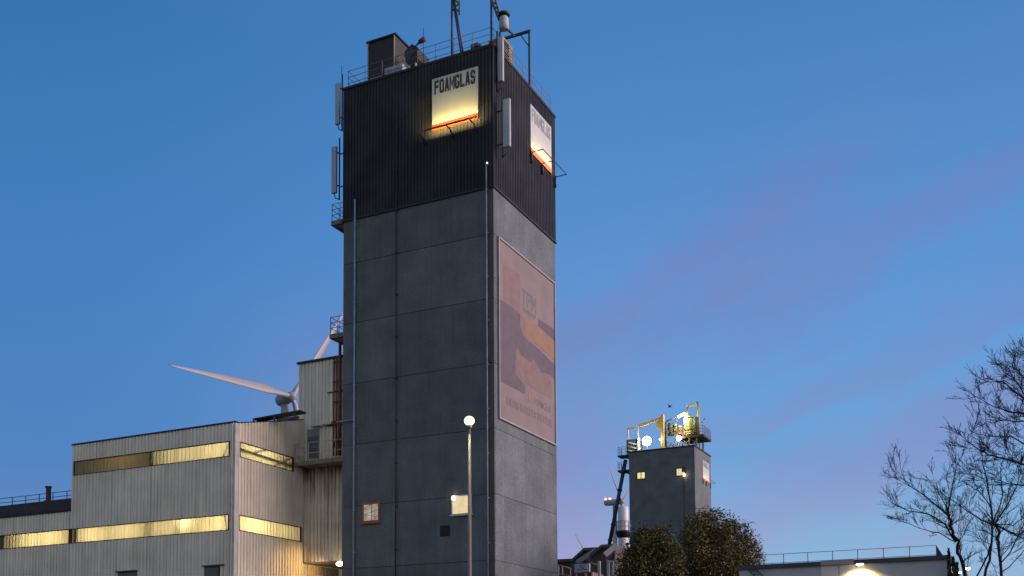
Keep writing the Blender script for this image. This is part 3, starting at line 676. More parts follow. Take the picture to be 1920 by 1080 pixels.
# window bands
def band_front(u0, u1, z0, z1, parent, mull, braces, fr=.05):
    w_ = MB(); w_.corr('u', u0+fr, u1-fr, z0+fr, z1-fr, VS+.04, -1, .3, .03)
    f = MB(); f.box(u0, u1, VS-.06, VS+.1, z0, z0+fr); f.box(u0, u1, VS-.06, VS+.1, z1-fr, z1); f.box(u0, u0+fr, VS-.058, VS+.098, z0+fr, z1-fr); f.box(u1-fr*2.5, u1, VS-.058, VS+.098, z0+fr, z1-fr)
    for m_, mw in mull: f.box(m_-mw/2, m_+mw/2, VS+.06, VS+.3, z0+fr, z1-fr)
    fo = f.build('window_band', M_DARKFR, parent); w_.build('pane', M_PANE, fo, fix=False)
    if braces:
        b = MB()
        for (a0, z_0), (a1, z_1) in braces: b.beam((a0, VS+.16, z_0), (a1, VS+.16, z_1), .06)
        b.each('brace', M_DSTEEL, fo)
band_front(uw0, ug, zu0, zu1, shed, [(um, .3)], [((PV(292, 0, VS).x, zu1), (PV(306, 0, VS).x, zu0)), ((ug-.15, zu1), (ug-.75, zu0)), ((ug-4.3, zu1), (ug-4.3, zu0))])
band_front(uL, ug, zl0, zl1, shed, [(PV(276.5, 980, VS).x, .1), (PV(141, 1000, VS).x, .3)], [((PV(355, 0, VS).x, zl1), (PV(339, 0, VS).x, zl0)), ((PV(349, 0, VS).x, zl0+.5), (PV(358, 0, VS).x, zl0)), ((ug-.5, zl1), (ug-.3, zl0))])
def band_side(v0, v1, z0, z1, braces, fr=.05):
    w_ = MB(); w_.corr('v', v0+fr, v1-fr, z0+fr, z1-fr, US-.04, 1, .3, .03)
    f = MB(); f.box(US-.1, US+.06, v0, v1, z0, z0+fr); f.box(US-.1, US+.06, v0, v1, z1-fr, z1); f.box(US-.098, US+.058, v0, v0+fr*1.6, z0+fr, z1-fr); f.box(US-.098, US+.058, v1-fr*1.6, v1, z0+fr, z1-fr)
    fo = f.build('window_band', M_DARKFR, shed); w_.build('pane', M_PANE, fo, fix=False)
    b = MB()
    for (a0, z_0), (a1, z_1), t_ in braces: b.beam((US-.16, a0, z_0), (US-.16, a1, z_1), t_)
    b.each('brace', M_DSTEEL, fo)
hz = zu1-zu0
band_side(vg, vup, zu0, zu1, [((vg, zu0+hz*.55), (vup, zu0+hz*.42), .14), ((vg+1.2, zu0+hz*.5), (vg+2.6, zu1), .08), ((vup-2.2, zu0), (vup-.3, zu1), .07), ((vup-1.2, zu0), (vup, zu0+hz*.8), .06)])
band_side(vg, VE-.12, zl0, zl1, [((VE-1.5, zl0), (VE-1.45, zl1), .05)])
WARMI = (.88, .74, .45)
pw = 55
for px, y, e_ in ((330, 845, 60), (400, 838, 75)): q = PV(px, y, VS); light('bay_lamp', 'POINT', (q.x, VS+1.7, zu0+.9), e_*1.7, WARMI, .5)
q = PV(215, 862, VS); light('bay_lamp', 'POINT', (q.x+.5, VS+2.4, zu0+1.0), 42, (1, .68, .32), .6)
light('bay_lamp', 'POINT', (US-1.3, VS+3.2, zu0+.8), 70, WARMI, .4)
for px, e_, d_ in ((60, 50, 1.6), (170, 75, 1.5), (235, 70, 1.6), (300, 45, 1.6), (342, 26, .55), (405, 75, 1.6)):
    q = PV(px, 990, VS); light('bay_lamp', 'POINT', (q.x, VS+d_, zl1-.1 if d_ < 1 else zl0+.6), e_*1.7, WARMI, .25 if d_ < 1 else .5)
light('bay_lamp', 'POINT', (US-1.5, VS+2.6, zl0+.6), 85, WARMI, .5); light('bay_lamp', 'POINT', (US-1.5, VS+5.0, zl0+.6), 60, WARMI, .5)
# dark windows low on the front
for (x0, x1, y0) in ((222, 258, 1071), (384, 412, 1061)):
    p = PV(x0, y0, VS-.02); q = PV(x1, y0, VS-.02); b_ = MB(); b_.box(p.x, q.x, VS-.07, VS+.02, q.z-1.3, q.z)
    f = b_.build('window', M_DARKFR, shed)
    b_ = MB(); b_.box(p.x+.07, q.x-.07, VS-.08, VS-.068, q.z-1.2, q.z-.1); b_.build('pane', mat('dark_glass', (.015, .017, .02), .12), f)
    b_ = MB(); b_.box(p.x-.1, q.x+(.4 if x0 > 300 else .05), VS-.2, VS-.047, q.z+.01, q.z+.07); b_.build('lintel', M_RUSTB, f)
# dark canopy on the shed roof
vc = VS+3.6
p = PV(481, 788, vc); q = PV(568, 778, vc)
o = thing('roof_canopy', 'thin dark slanting canopy on legs on the cream shed roof', 'canopy', (p.x, vc, ztop(vc)))
b_ = MB(); b_.beam((p.x, vc, p.z), (q.x, vc, p.z+.12), .7, .09); b_.build('sheet', M_TRIM, o)
b_ = MB()
for f_ in (.05, .5, .93): x = p.x+(q.x-p.x)*f_; b_.beam((x, vc-.5, ztop(vc-.5)-.05), (x, vc-.5, p.z-.05), .09)
b_.beam((p.x+(q.x-p.x)*.55, vc-.45, p.z-.35), (q.x, vc-.45, p.z-.33), .16); b_.each('leg', M_DSTEEL, o)

# ------------------------------------------------------------------ low shed at the left
zlo = PV(132, 959, VS).z
uLL = uL-16
low = thing('low_shed', 'low cream ribbed metal shed with a lit window band and dark roof at far left', 'shed', (uLL, VS, 0))
b_ = MB(); fseg(b_, uLL, uL-.07, 0, zl0); fseg(b_, uLL, uL-.07, zl1, zlo); b_.box(uLL, uL-.08, VK, VK+.12, 0, zlo); b_.box(uLL, uLL+.1, VS+.13, VK-.01, 0, zlo); b_.build('front_wall', M_SHED, low, fix=False)
b_ = MB(); zr1 = PV(70, 941, VS+.5).z
b_.prism([(uLL, VS-.12, zlo+.002), (uLL, VS-.12, zlo+.16), (uLL, VS+.5, zr1), (uLL, VK+.12, zr1), (uLL, VK+.12, zlo+.002)], (uL-.09-uLL, 0, 0)); b_.build('roof', mat('brown_black_roof', (.03, .02, .017), .9, var=.5, scale=3), low)
uls = PV(3, 1010, VS).x
band_front(uLL+3, uL-.07, zl0, zl1, low, [(uls, .5)], [])
b_ = MB(); fseg(b_, uLL, uLL+3, zl0, zl1); b_.build('blank_bay', M_SHED, low, fix=False)
p = PV(91, 940, VS+1.5); q = PV(91, 912, VS+1.5)
b_ = MB(); b_.tube([(p.x, VS+1.5, zr1-.1), (p.x, VS+1.5, zr1+.25), (p.x, VS+1.5, zr1+.26), q], [.5, .26, .17, .17], 12); b_.tube([q-Vector((0,0,.1)), q], .22, 12); b_.build('chimney', M_RUSTB, low)
b_ = MB(); railing(b_, [(uLL, VS+.9, zr1), (uL-.2, VS+.9, zr1)], .62, (.3, .6), 1.3, .028); b_.build('roof_railing', M_DSTEEL, low)
light('bay_lamp', 'POINT', (uL-1.8, VS+1.6, zl0+.6), 130, WARMI, .5); light('bay_lamp', 'POINT', (uL-4.2, VS+1.9, zl0+.5), 80, WARMI, .5)

# ------------------------------------------------------------------ street lamp
q = PD(880, 789, 26)
sl = thing('street_lamp', 'tall street lamp with a glowing yellow head before the main tower', 'street lamp', (q.x, q.y, 0))
b_ = MB(); b_.tube([(q.x, q.y, 0), (q.x, q.y, 1.2), (q.x, q.y, 1.25), (q.x, q.y, q.z-.16)], [.075, .072, .056, .036], 12); b_.build('pole', mat('pole_grey', (.13, .12, .1), .5, var=.15, scale=2), sl)
b_ = MB(); b_.tube([(q.x, q.y, q.z-.2), (q.x, q.y, q.z-.12)], [.05, .08], 12); b_.build('collar', M_GALV, sl)
b_ = MB(); b_.sphere((q.x, q.y, q.z), .13, (1, 1, .9), 20); b_.build('globe', E_LAMP, sl)
light('street_light', 'POINT', q, 700, (1, .8, .45), .14)

# ------------------------------------------------------------------ second tower, far right
lo, hi = 60, 400
for _ in range(60):
    mid = (lo+hi)/2
    if PV(1302, 845, mid).x-PV(1179, 845, mid).x < 10.546: lo = mid
    else: hi = mid
W0 = mid; X1 = PV(1302, 845, W0).x; X0 = X1-10.546; W1 = PU(1332, 858, X1).y
ZT = PV(1302, 834, W0).z
t2 = thing('far_tower', 'smaller looking grey concrete tower behind the leafy trees with lit gear on top', 'tower', (X0, W0, 0))
b_ = MB(); b_.box(X0+.06, X1-.06, W0+.06, W1-.06, 0, ZT-.1); zz = 0
b_.box(X0, X1, W0, W0+.1, 0, ZT-.2); b_.box(X1-.1, X1, W0+.11, W1, 0, ZT-.2); b_.box(X0, X0+.1, W0+.11, W1, 0, ZT-.2)
b_.build('concrete_wall', M_CONC, t2)
b_ = MB(); b_.box(X0-.12, X1+.12, W0-.12, W0+.2, ZT-.19, ZT); b_.box(X1-.2, X1+.12, W0+.21, W1+.12, ZT-.19, ZT); b_.build('edge_trim', M_TRIM, t2)
b_ = MB(); b_.box(X0+.1, X1-.1, W0+.2, W1, ZT-.18, ZT-.05); b_.build('roof_deck', M_ROOF, t2)
def win2(x0, y0, x1, y1, bars):
    a = PV(x0, y1, W0); c_ = PV(x1, y0, W0); f = MB(); fw = .12
    f.box(a.x-fw, c_.x+fw, W0-.08, W0+.01, a.z-fw, a.z); f.box(a.x-fw, c_.x+fw, W0-.08, W0+.01, c_.z, c_.z+fw); f.box(a.x-fw, a.x, W0-.079, W0+.008, a.z, c_.z); f.box(c_.x, c_.x+fw, W0-.079, W0+.008, a.z, c_.z)
    for q in bars: xx = a.x+(c_.x-a.x)*q; f.box(xx-.06, xx+.06, W0-.07, W0-.025, a.z, c_.z)
    fo = f.build('window', M_DARKFR, t2); p = MB(); p.box(a.x, c_.x, W0-.022, W0-.008, a.z, c_.z); p.build('pane', E_YWIN if x0 < 1220 else E_WIN, fo)
    return fo, a, c_
win2(1195.5, 885.5, 1209, 898, (.5,))
fo, a, c_ = win2(1269, 878, 1284, 892, ())
b_ = MB(); b_.box(a.x+(c_.x-a.x)*.62, c_.x, W0-.04, W0-.024, a.z+(c_.z-a.z)*.45, c_.z); b_.build('blind', M_DSTEEL, fo)
b_ = MB(); x = PV(1283, 920, W0).x; b_.tube([(x, W0-.1, 0), (x, W0-.1, a.z-.2)], .09, 8); b_.build('downpipe', M_DSTEEL, t2)
lp = PV(1283, 890.5, W0-.4)
o = thing('wall_lamp', 'small lamp at the lower right corner of the far tower right window', 'lamp', (lp.x, W0, lp.z))
b_ = MB(); b_.tube([(lp.x, W0, lp.z+.1), (lp.x, W0-.3, lp.z+.15)], .05, 6); b_.build('arm', M_DSTEEL, o); b_ = MB(); b_.sphere((lp.x, W0-.35, lp.z), .16); b_.build('lens', E_WARM, o)
sv0 = PU(1317.5, 885, X1+.05).y; sv1 = PU(1329.5, 885, X1+.05).y
sign_side(X1+.005, sv0, sv1, PU(1322, 866, X1).z, PU(1323, 899, X1).z, 'small lit white sign on the right side of the far tower', 'small lamp bar under the sign on the far tower', 45)
# left flank platforms of the far tower
def plat2(y, lab, rail=True):
    a = PV(1158, y, W0+.6)
    o = thing('flank_platform', lab, 'platform', (X0, W0+.6, a.z), 'dark platforms on the left flank of the far tower')
    b_ = MB(); b_.box(a.x, X0-.01, W0+.6, W0+2.4, a.z-.25, a.z); b_.build('deck', M_TRIM, o)
    b_ = MB(); b_.prism([(a.x+.6, W0+.8, a.z-.251), (X0-.01, W0+.8, a.z-.251), (X0-.01, W0+.8, a.z-.9)], (0, .12, 0)); b_.build('bracket', M_TRIM, o)
    b_ = MB(); railing(b_, [(X0-.1, W0+.65, a.z), (a.x+.05, W0+.65, a.z), (a.x+.05, W0+2.3, a.z)], 1.3, (.45, .9, 1.3), .7, .03); b_.build('railing', M_DSTEEL, o)
    return o
plat2(854, 'upper dark platform on the left flank of the far tower'); plat2(882, 'lower dark platform on the left flank of the far tower')
p0 = PV(1173, 862, W0+.5); p1 = PV(1142, 1024, W0+.5)
o = thing('inclined_pipe', 'long dark pipe slanting down the left flank of the far tower', 'pipe', (p1.x, p1.y, p1.z))
b_ = MB(); b_.tube([p0, p1], .3, 10); b_.build('pipe', M_DSTEEL, o)
b_ = MB()
for f_ in (.15, .35, .55, .75, .93): c_ = p0.lerp(p1, f_); d_ = (p1-p0).normalized(); b_.tube([c_-d_*.12, c_+d_*.12], .4, 10)
b_.each('flange', M_TRIM, o)
# roof gear of the far tower
zr = ZT-.05
def at2(px, py, dv=1.0): return PV(px, py, W0+dv)
a = at2(1174, 850); c_ = at2(1195, 822)
o = thing('stair_housing', 'dark slatted housing at the left end of the far tower roof', 'housing', (a.x, W0+1, zr))
b_ = MB(); b_.box(a.x, c_.x, W0+1.2, W0+3.4, zr-.6, c_.z); b_.build('wall', M_GREEN, o)
b_ = MB()
for i in range(3): b_.beam((a.x+.35, W0+1.12, c_.z-.45-i*.62), (c_.x-.2, W0+1.12, c_.z-.95-i*.62), .14, .2)
b_.each('slat', M_PALE, o)
b_ = MB(); b_.box(c_.x+.01, c_.x+.28, W0+1.0, W0+1.5, zr, c_.z+.1); b_.build('edge_post', M_WHITE, o)
o = thing('hoist_frame', 'pale open steel frame over the slatted housing on the far tower', 'frame', (a.x, W0+1.3, c_.z))
p = at2(1176, 803); q = at2(1195, 800)
b_ = MB(); b_.beam((p.x, W0+1.3, c_.z), (p.x, W0+1.3, p.z), .22); b_.beam((q.x, W0+1.3, c_.z), (q.x, W0+1.3, p.z), .14); b_.each('post', M_PALE, o)
b_ = MB(); b_.beam((p.x-.1, W0+1.3, p.z), (q.x+.1, W0+1.3, p.z), .2, .26); b_.build('beam', M_YEL, o)
# jib crane
p = at2(1242, 778); q = at2(1242, 840); 
o = thing('jib_crane', 'yellow jib crane with a long arm on the far tower roof', 'crane', (p.x, W0+1, zr))
b_ = MB(); b_.beam((p.x, W0+1, zr), (p.x, W0+1, p.z), .45); b_.build('column', M_YEL, o)
b_ = MB(); j0 = at2(1198, 799); j1 = at2(1240, 783); j1b = Vector((p.x, W0+1, j1.z)); b_.beam(j0, j0.lerp(j1b, .62), .25, .42); b_.beam(j0.lerp(j1b, .62), j1b, .25, .3); b_.build('jib', M_YEL, o)
b_ = MB(); b_.prism([Vector((p.x-.22, W0+.95, j1.z-.2)), Vector((p.x-1.0, W0+.95, j1.z-.55)), Vector((p.x-1.0, W0+.95, j1.z-1.4)), Vector((p.x-.22, W0+.95, j1.z-2.1))], (0, .12, 0)); b_.build('gusset', M_YEL, o)
def flood(px, py, r_, lab, aim, en, dv=.9, col=(1, .95, .85)):
    c_ = at2(px, py, dv)
    o = thing('floodlight', lab, 'floodlight', (c_.x, W0+dv, zr))
    b_ = MB(); b_.tube([(c_.x, W0+dv+.25, zr), (c_.x, W0+dv+.25, c_.z)], .07, 6); b_.build('stand', M_GALV, o)
    b_ = MB(); b_.tube([(c_.x, W0+dv+.2, c_.z), (c_.x, W0+dv-.05, c_.z)], [r_*.6, r_*1.02], 24); b_.build('housing', M_DSTEEL, o)
    b_ = MB(); b_.sphere((c_.x, W0+dv-.06, c_.z), r_, (1, .35, 1), 24); b_.build('lens', E_FLOOD, o)
    light('floodlight_lamp', 'POINT', (c_.x+aim[0], W0+dv+aim[1], c_.z+aim[2]), en, col, .06)
    return o
flood(1213, 827, .72, 'largest white floodlight glaring in the middle of the far tower roof', (0, -.7, -.2), 600)
flood(1238.5, 824, .16, 'tiny white lamp beside the yellow crane column on the far tower', (-.2, -.5, 0), 60)
flood(1273, 822, .38, 'white floodlight under the tank platform on the far tower roof', (.2, -.6, .1), 350, 1.0, (1, .8, .5))
# tank platform
pl0 = at2(1250, 812, 2.5); pl1 = at2(1322, 812, 2.5)
zp = at2(1300, 816, 1.2).z
o = thing('tank_platform', 'raised steel tank platform with railing at the right of the far tower roof', 'platform', (pl0.x, W0+1.2, zr))
xA = at2(1247, 815, 1.2).x; xB = at2(1316, 815, 1.2).x
b_ = MB(); b_.box(at2(1272, 815, 1.2).x, xB+.3, W0+1.0, W0+5.5, zp-.35, zp); b_.build('deck', mat('dark_rusty_grating', (.035, .024, .016), .8, var=.4, scale=3), o)
b_ = MB()
for px in (1250, 1268, 1292, 1306):
    x = at2(px, 815, 1.2).x
    for vv in (W0+1.2, W0+4.5): b_.beam((x, vv, zr), (x, vv, zp-.36), .16)
for i, px in enumerate((1250, 1262, 1280, 1296)):
    x = at2(px, 815, 1.2).x; b_.beam((x, W0+1.2, zr+.2), (x+1.2, W0+1.2, zp-.5), .1); b_.beam((x+1.1, W0+1.4, zr+.2), (x, W0+1.4, zp-.5), .08)
b_.each('frame_member', M_OLIVE, o)
b_ = MB(); railing(b_, [(xA+.3, W0+1.1, zp), (xB+.2, W0+1.1, zp), (xB+.2, W0+5.3, zp)], 1.4, (.45, .9, 1.4), .8, .04); b_.build('railing', M_RUSTB, o)
b_ = MB(); xs_ = at2(1313, 850, 1.2).x
for x in (xB+.05,):
    for vv in (W0+3.0, W0+5.2): b_.beam((X1-.05, vv, zr), (X1-.05, vv, zp-.1), .14)
b_.each('leg', M_DSTEEL, o)
b_ = MB(); b_.box(xB-.5, X1+.6, W0+1.6, W0+5.4, zp-.34, zp-.05); b_.build('walkway', M_TRIM, o)
def tank(px0, px1, yt, yb, lab, m_, dv, tall=0):
    a = at2(px0, yb, dv); c_ = at2(px1, yt, dv); r_ = (c_.x-a.x)/2; x = (a.x+c_.x)/2
    o = thing('process_tank', lab, 'tank', (x, W0+dv, a.z))
    b_ = MB(); b_.tube([(x, W0+dv, a.z-.2), (x, W0+dv, c_.z-.15), (x, W0+dv, c_.z)], [r_, r_, r_*.8], 16); b_.build('shell', m_, o)
    b_ = MB()
    for z in (a.z+.3, c_.z-.4): b_.tube([(x, W0+dv, z), (x, W0+dv, z+.14)], r_+.06, 16)
    b_.each('hoop', M_OLIVE, o); return o
tank(1252, 1263.5, 793, 815, 'dark green drum left on the far tower tank platform', M_GREEN, 2.0)
tank(1264, 1269, 795, 814, 'slim yellow drum beside the dark green drum on the far tower', M_YGREEN, 1.8)
tank(1271, 1279, 798, 815, 'rust red drum in the middle of the far tower platform', mat('rust_red_drum', (.4, .16, .09), .6, var=.25), 2.2)
tank(1282.5, 1302, 780, 814, 'tall bright yellow tank under the arch on the far tower', M_YGREEN, 2.6)
tank(1301, 1308, 782, 812, 'dark tank right of the bright yellow tank', M_GREEN, 2.0)
light('floodlight_lamp', 'POINT', at2(1278, 783, .6), 600, (1, .95, .75), .25)
lpn = at2(1279, 777, 1.2)
o = thing('strip_lamp', 'slanting white strip lamp beside the tall yellow tank', 'lamp', lpn)
b_ = MB(); b_.tube([at2(1271, 782, 1.2), at2(1285, 775, 1.2)], .16, 8); b_.build('tube', E_FLOOD, o)
b_ = MB(); b_.tube([at2(1285, 775, 1.3), at2(1288, 800, 1.3)], .07, 6); b_.build('stand', M_GALV, o)
o = thing('arch_frame', 'yellow arch frame above the tall yellow tank on the far tower', 'frame', at2(1290, 790, 2.2))
p = at2(1289, 761, 2.2); q = at2(1309, 758, 2.2)
b_ = MB(); b_.tube([(p.x, W0+2.2, zp), (p.x, W0+2.2, p.z)], [.3, .1], 8); b_.tube([(q.x, W0+2.2, zp), (q.x, W0+2.2, p.z+.1)], [.3, .12], 8); b_.each('post', M_YEL, o)
b_ = MB(); b_.beam((p.x-.1, W0+2.2, p.z), (q.x+.1, W0+2.2, p.z), .2, .3); b_.build('beam', M_YEL, o)
b_ = MB(); b_.sphere((q.x-.1, W0+2.2, p.z+.35), .16, n=8); b_.build('finial', M_DSTEEL, o)
o = thing('bent_pipe', 'thin dark pipe bent over the drums on the far tower', 'pipe', at2(1248, 815, 1.3))
b_ = MB(); b_.tube([at2(1248, 838, 1.3), at2(1248, 793, 1.3), at2(1250, 790, 1.3), at2(1268, 782, 1.3)], .12, 8); b_.build('pipe', M_DSTEEL, o)
b_ = MB(); b_.tube([at2(1269, 815, 1.3), at2(1269, 782, 1.3)], .06, 6); b_.build('prop', M_DSTEEL, o)

# steel stack by the far tower
D_ = 120; a = PD(1169.5, 1030, D_); rr = 10*D_/FPX
zt_ = PD(1169.5, 950, D_).z; zpl = PD(1169.5, 996, D_).z
o = thing('steel_stack', 'pale round steel stack with a ring platform beside the far tower', 'stack', (a.x, a.y, 0))
b_ = MB(); b_.tube([(a.x, a.y, 0), (a.x, a.y, zt_-.2), (a.x, a.y, zt_)], [rr, rr, rr*.9], 20); b_.build('shell', M_STACK, o)
b_ = MB(); b_.tube([(a.x, a.y, zpl-.8), (a.x, a.y, zpl-.15), (a.x, a.y, zpl)], [rr*1.05, rr*1.5, rr*1.5], 16); b_.build('ring_platform', M_TRIM, o)
b_ = MB(); railing(b_, [(a.x+rr*1.4*math.cos(t), a.y+rr*1.4*math.sin(t), zpl) for t in (R(30*i) for i in range(13))], 1.1, (.55, 1.1), .9, .03); b_.build('railing', M_GALV, o)

# ------------------------------------------------------------------ wind turbines
def turbine(px, py, dist, yaw_b, phi, label, beacon=False, L=46, nl=11, chord=1.0):
    # yaw_b = how far the rotor disc opens to the viewer (1 = facing)
    h = PD(px, py, dist); hw = uv2w(h)
    bx = yaw_b; by = math.sqrt(1-bx*bx); bdir = w2uv(Vector((bx, by, 0))); ax = w2uv(Vector((by, -bx, 0)))
    o = thing('wind_turbine', label, 'wind turbine', (h.x-ax.x*4, h.y-ax.y*4, 0), 'white wind turbines')
    Z = Vector((0,0,1)); tb = Vector((h.x, h.y, 0))-ax*min(4.5, nl*.5)
    b_ = MB(); b_.tube([tb, tb+Z*(h.z-1.8)], [2.0, 1.25], 20); b_.build('tower', M_TURB, o)
    b_ = MB(); b_.tube([h-ax*nl, h-ax*(nl-1), h-ax*3, h-ax*1.4], [1.2, 1.9, 2.0, 1.5], 16); b_.build('nacelle', mat('turbine_grey', (.28, .28, .31), .5), o)
    b_ = MB(); b_.tube([h-ax*1.4, h, h+ax*1.2, h+ax*1.8], [1.5, 1.7, 1.1, .2], 16); b_.build('hub', M_TURB, o)
    for k_ in range(3):
        t = R(phi+120*k_); d = bdir*math.cos(t)+Z*math.sin(t); c_ = ax.cross(d)
        b_ = MB(); vs = []; N = 12; st = [0, .04, .12, .2, .32, .45, .6, .75, .88, .96, 1]
        for s_ in st:
            ch = 1.9 if s_ <= .04 else (1.9+ (s_-.04)/.16*2.0 if s_ < .2 else 3.9*(1-(s_-.2)/.8)**.9+.35)
            ch = ch*chord
            th = 1.9 if s_ <= .04 else max(.15, 1.5*(1-s_))*.75
            tw = R(18*(1-s_)+8)
            e1 = c_*math.cos(tw)+ax*math.sin(tw); e2 = ax*math.cos(tw)-c_*math.sin(tw)
            off = 0 if s_ < .05 else -.2*ch
            vs += [h+d*(1+s_*L)+e1*(ch/2*math.cos(2*math.pi*q/N)+off)+e2*(th/2*math.sin(2*math.pi*q/N)) for q in range(N)]
        fs = [(i*N+q, i*N+(q+1) % N, (i+1)*N+(q+1) % N, (i+1)*N+q) for i in range(len(st)-1) for q in range(N)]
        b_.add(vs, fs+[[(len(st)-1)*N+q for q in range(N)]], True); b_.build('blade', M_TURB, o)
    if beacon:
        for q in (7.5, 10.2):
            b_ = MB(); b_.sphere(h-ax*q+Z*2.3-Vector((0, 0, 0)), .75, n=8); b_.build('beacon', E_RED, o)
    return o
turbine(547, 744, 330, .7, 58, 'nearest white wind turbine behind the cream shed roof', L=41, nl=7.5, chord=.8)
turbine(1166, 941, 640, .35, 151, 'wind turbine with red beacons left of the far tower', True)
turbine(1128, 1092, 900, .98, 119, 'farthest wind turbine with only a blade tip above the slate roofs')

# ------------------------------------------------------------------ low plant between the towers
def hall(name, poly, dist, depth, lab, wallm, roofm, edge=None):
    pts = [PD(x, y, dist) for x, y in poly]; vv = pts[0].y
    pts = [PV(x, y, vv) for x, y in poly]
    o = thing(name, lab, 'hall', (pts[0].x, vv, 0))
    x0, x1 = pts[0].x, pts[-1].x
    w_ = MB(); wp = [Vector((x0, vv, 0))]+[p-Vector((0, 0, .3)) for p in pts]+[Vector((x1, vv, 0))]
    w_.prism(wp, (0, depth, 0)); w_.build('wall', wallm, o)
    r_ = MB()
    for p, q in zip(pts[:-1], pts[1:]):
        r_.prism([p+Vector((0, -.4, -.299)), q+Vector((0, -.4, -.299)), q+Vector((0, -.4, 0)), p+Vector((0, -.4, 0))], (0, depth+.8, 0))
    r_.build('roof', roofm, o); return o, vv
hall('low_hall', [(1030, 1050), (1074, 1048)], 112, 14, 'brown roofed low hall just right of the main tower', M_BROWNR, M_BROWNR)
hall('sloped_hall', [(1073, 1050), (1097, 1028), (1127, 1026.5)], 108, 16, 'slate roofed hall with a sloping left end below the far turbine blade', M_SLATE, M_SLATE)
hall('raised_hall', [(1108, 1040), (1130, 1022), (1152, 1020.5)], 100, 10, 'dark raised hall with sloping roof at the foot of the slanting pipe', M_BROWNR, M_SLATE)
o = thing('conveyor_gallery', 'pale sloping conveyor gallery beside the raised dark hall', 'conveyor', PD(1134, 1044, 96))
b_ = MB(); p = PD(1134, 1041, 96); q = PD(1153, 1025, 96); b_.beam(p, q, .6, .5); b_.build('gallery', mat('pinkish_grey_panel', (.36, .32, .32), .6, var=.15), o)
b_ = MB(); b_.beam(p-Vector((0,0,.4)), q-Vector((0,0,.4)), .5, .25)
for f_ in (.1, .9): c_ = p.lerp(q, f_); b_.beam((c_.x, c_.y, 0), c_-Vector((0,0,.4)), .25)
b_.each('support', M_DSTEEL, o)
o = thing('roof_ridge', 'light ribbed sloping duct on the slate roofed hall', 'duct', PD(1080, 1058, 104))
b_ = MB(); p = PD(1080, 1056, 104); q = PD(1116, 1033, 104); b_.beam(p, q, 1.0, .35)
for i in range(12): c_ = p.lerp(q, (i+.5)/12); b_.beam(c_, c_+(q-p).normalized()*.15, 1.1, .45)
b_.build('duct', mat('slate_grey_duct', (.16, .17, .19), .6, var=.2), o)
b_ = MB(); 
for f_ in (.05, .5, .95): c_ = p.lerp(q, f_); b_.beam((c_.x, c_.y, 0), c_-Vector((0,0,.2)), .2)
b_.each('support', M_DSTEEL, o)
# sign on the red container
DS = 74
a = PD(1078, 1072, DS); vv = a.y; a = PV(1078, 1072.5, vv); c_ = PV(1106, 1056.5, vv)
zred = PV(1090, 1073.5, vv).z
o = thing('name_board', 'small white name board with a blue curved emblem above the red wall', 'sign', (a.x, vv, zred))
b_ = MB(); b_.box(a.x, c_.x, vv-.05, vv+.05, zred+.02, c_.z); b_.build('board', mat('white_name_board', (.5, .52, .56), .5, var=.05), o)
b_ = MB(); xm = (a.x+c_.x)/2; zm = c_.z-.22; th = .035
b_.beam((xm-.16, vv-.06, zm+.1), (xm+.14, vv-.06, zm+.1), .02, th); b_.beam((xm-.16, vv-.062, zm+.1), (xm-.1, vv-.062, zm-.06), .02, th); b_.beam((xm-.1, vv-.064, zm-.06), (xm+.16, vv-.064, zm-.1), .02, th*1.6); b_.beam((xm+.16, vv-.066, zm-.1), (xm+.15, vv-.066, zm+.06), .02, th); b_.build('emblem', M_BLUE, o)
b_ = MB()
for x0, x1 in ((.14, .34), (.37, .47), (.52, .82)): b_.box(a.x+(c_.x-a.x)*x0, a.x+(c_.x-a.x)*x1, vv-.06, vv-.049, zred+.16, zred+.22)
b_.build('lettering', M_BLUE, o)
b_ = MB(); p = PV(1040, 1074, vv+.4); q = PV(1112, 1074, vv+.4)
o = thing('red_container', 'red ribbed container wall under the white name board', 'container', (p.x, vv, 0))
b_.box(p.x, q.x, vv+.1, vv+2.4, 0, zred); b_.corr('u', p.x, q.x, 0, zred, vv+.05, -1, .4, .05); b_.build('shell', M_REDWALL, o, fix=False)
b_ = MB()
for px in (1081.5, 1098.5, 1111): x = PV(px, 1074, vv).x; b_.box(x-.06, x+.06, vv-.08, vv-.005, 0, zred-.05)
b_.each('rib', M_PALE, o)
b_ = MB(); p = PV(1046, 1059, vv-.2); q = PV(1071, 1066, vv-.2)
o = thing('stair_rail', 'pale sloping stair handrail just right of the main tower foot', 'handrail', (p.x, vv-.2, 0))
b_.tube([p, q], .035, 6); p2 = PV(1046, 1074, vv-.2); q2 = PV(1072, 1081, vv-.2); b_.tube([p2, q2], .03, 6); b_.build('handrail', M_WHITE, o)
b_ = MB()
for f_ in (.05, .35, .95): c_ = p.lerp(q, f_); b_.tube([(c_.x, c_.y, 0), c_], .035, 6)
b_.each('post', M_PALE, o)
D3 = 70
o = thing('pipe_rack', 'pale steel pipe rack of upright posts beside the leafy tree', 'pipe rack', PD(1123, 1080, D3)-Vector((0, 0, PD(1123, 1080, D3).z)))
vv = PD(1123, 1060, D3).y
b_ = MB()
for px, yt, r_ in ((1123.5, 1052, .1), (1140.5, 1052, .1), (1149, 1053, .08)):
    c_ = PV(px, yt, vv); b_.beam((c_.x, vv, 0), c_, r_*1.6)
b_.each('post', M_PALE, o)
b_ = MB(); b_.beam(PV(1138, 1052, vv-.1), PV(1151, 1053, vv-.1), .12); b_.beam(PV(1108, 1055, vv+.12), PV(1124, 1060, vv+.12), .06); b_.beam(PV(1113, 1072, vv+.12), PV(1130, 1078, vv+.12), .06); b_.build('rail', M_PALE, o)

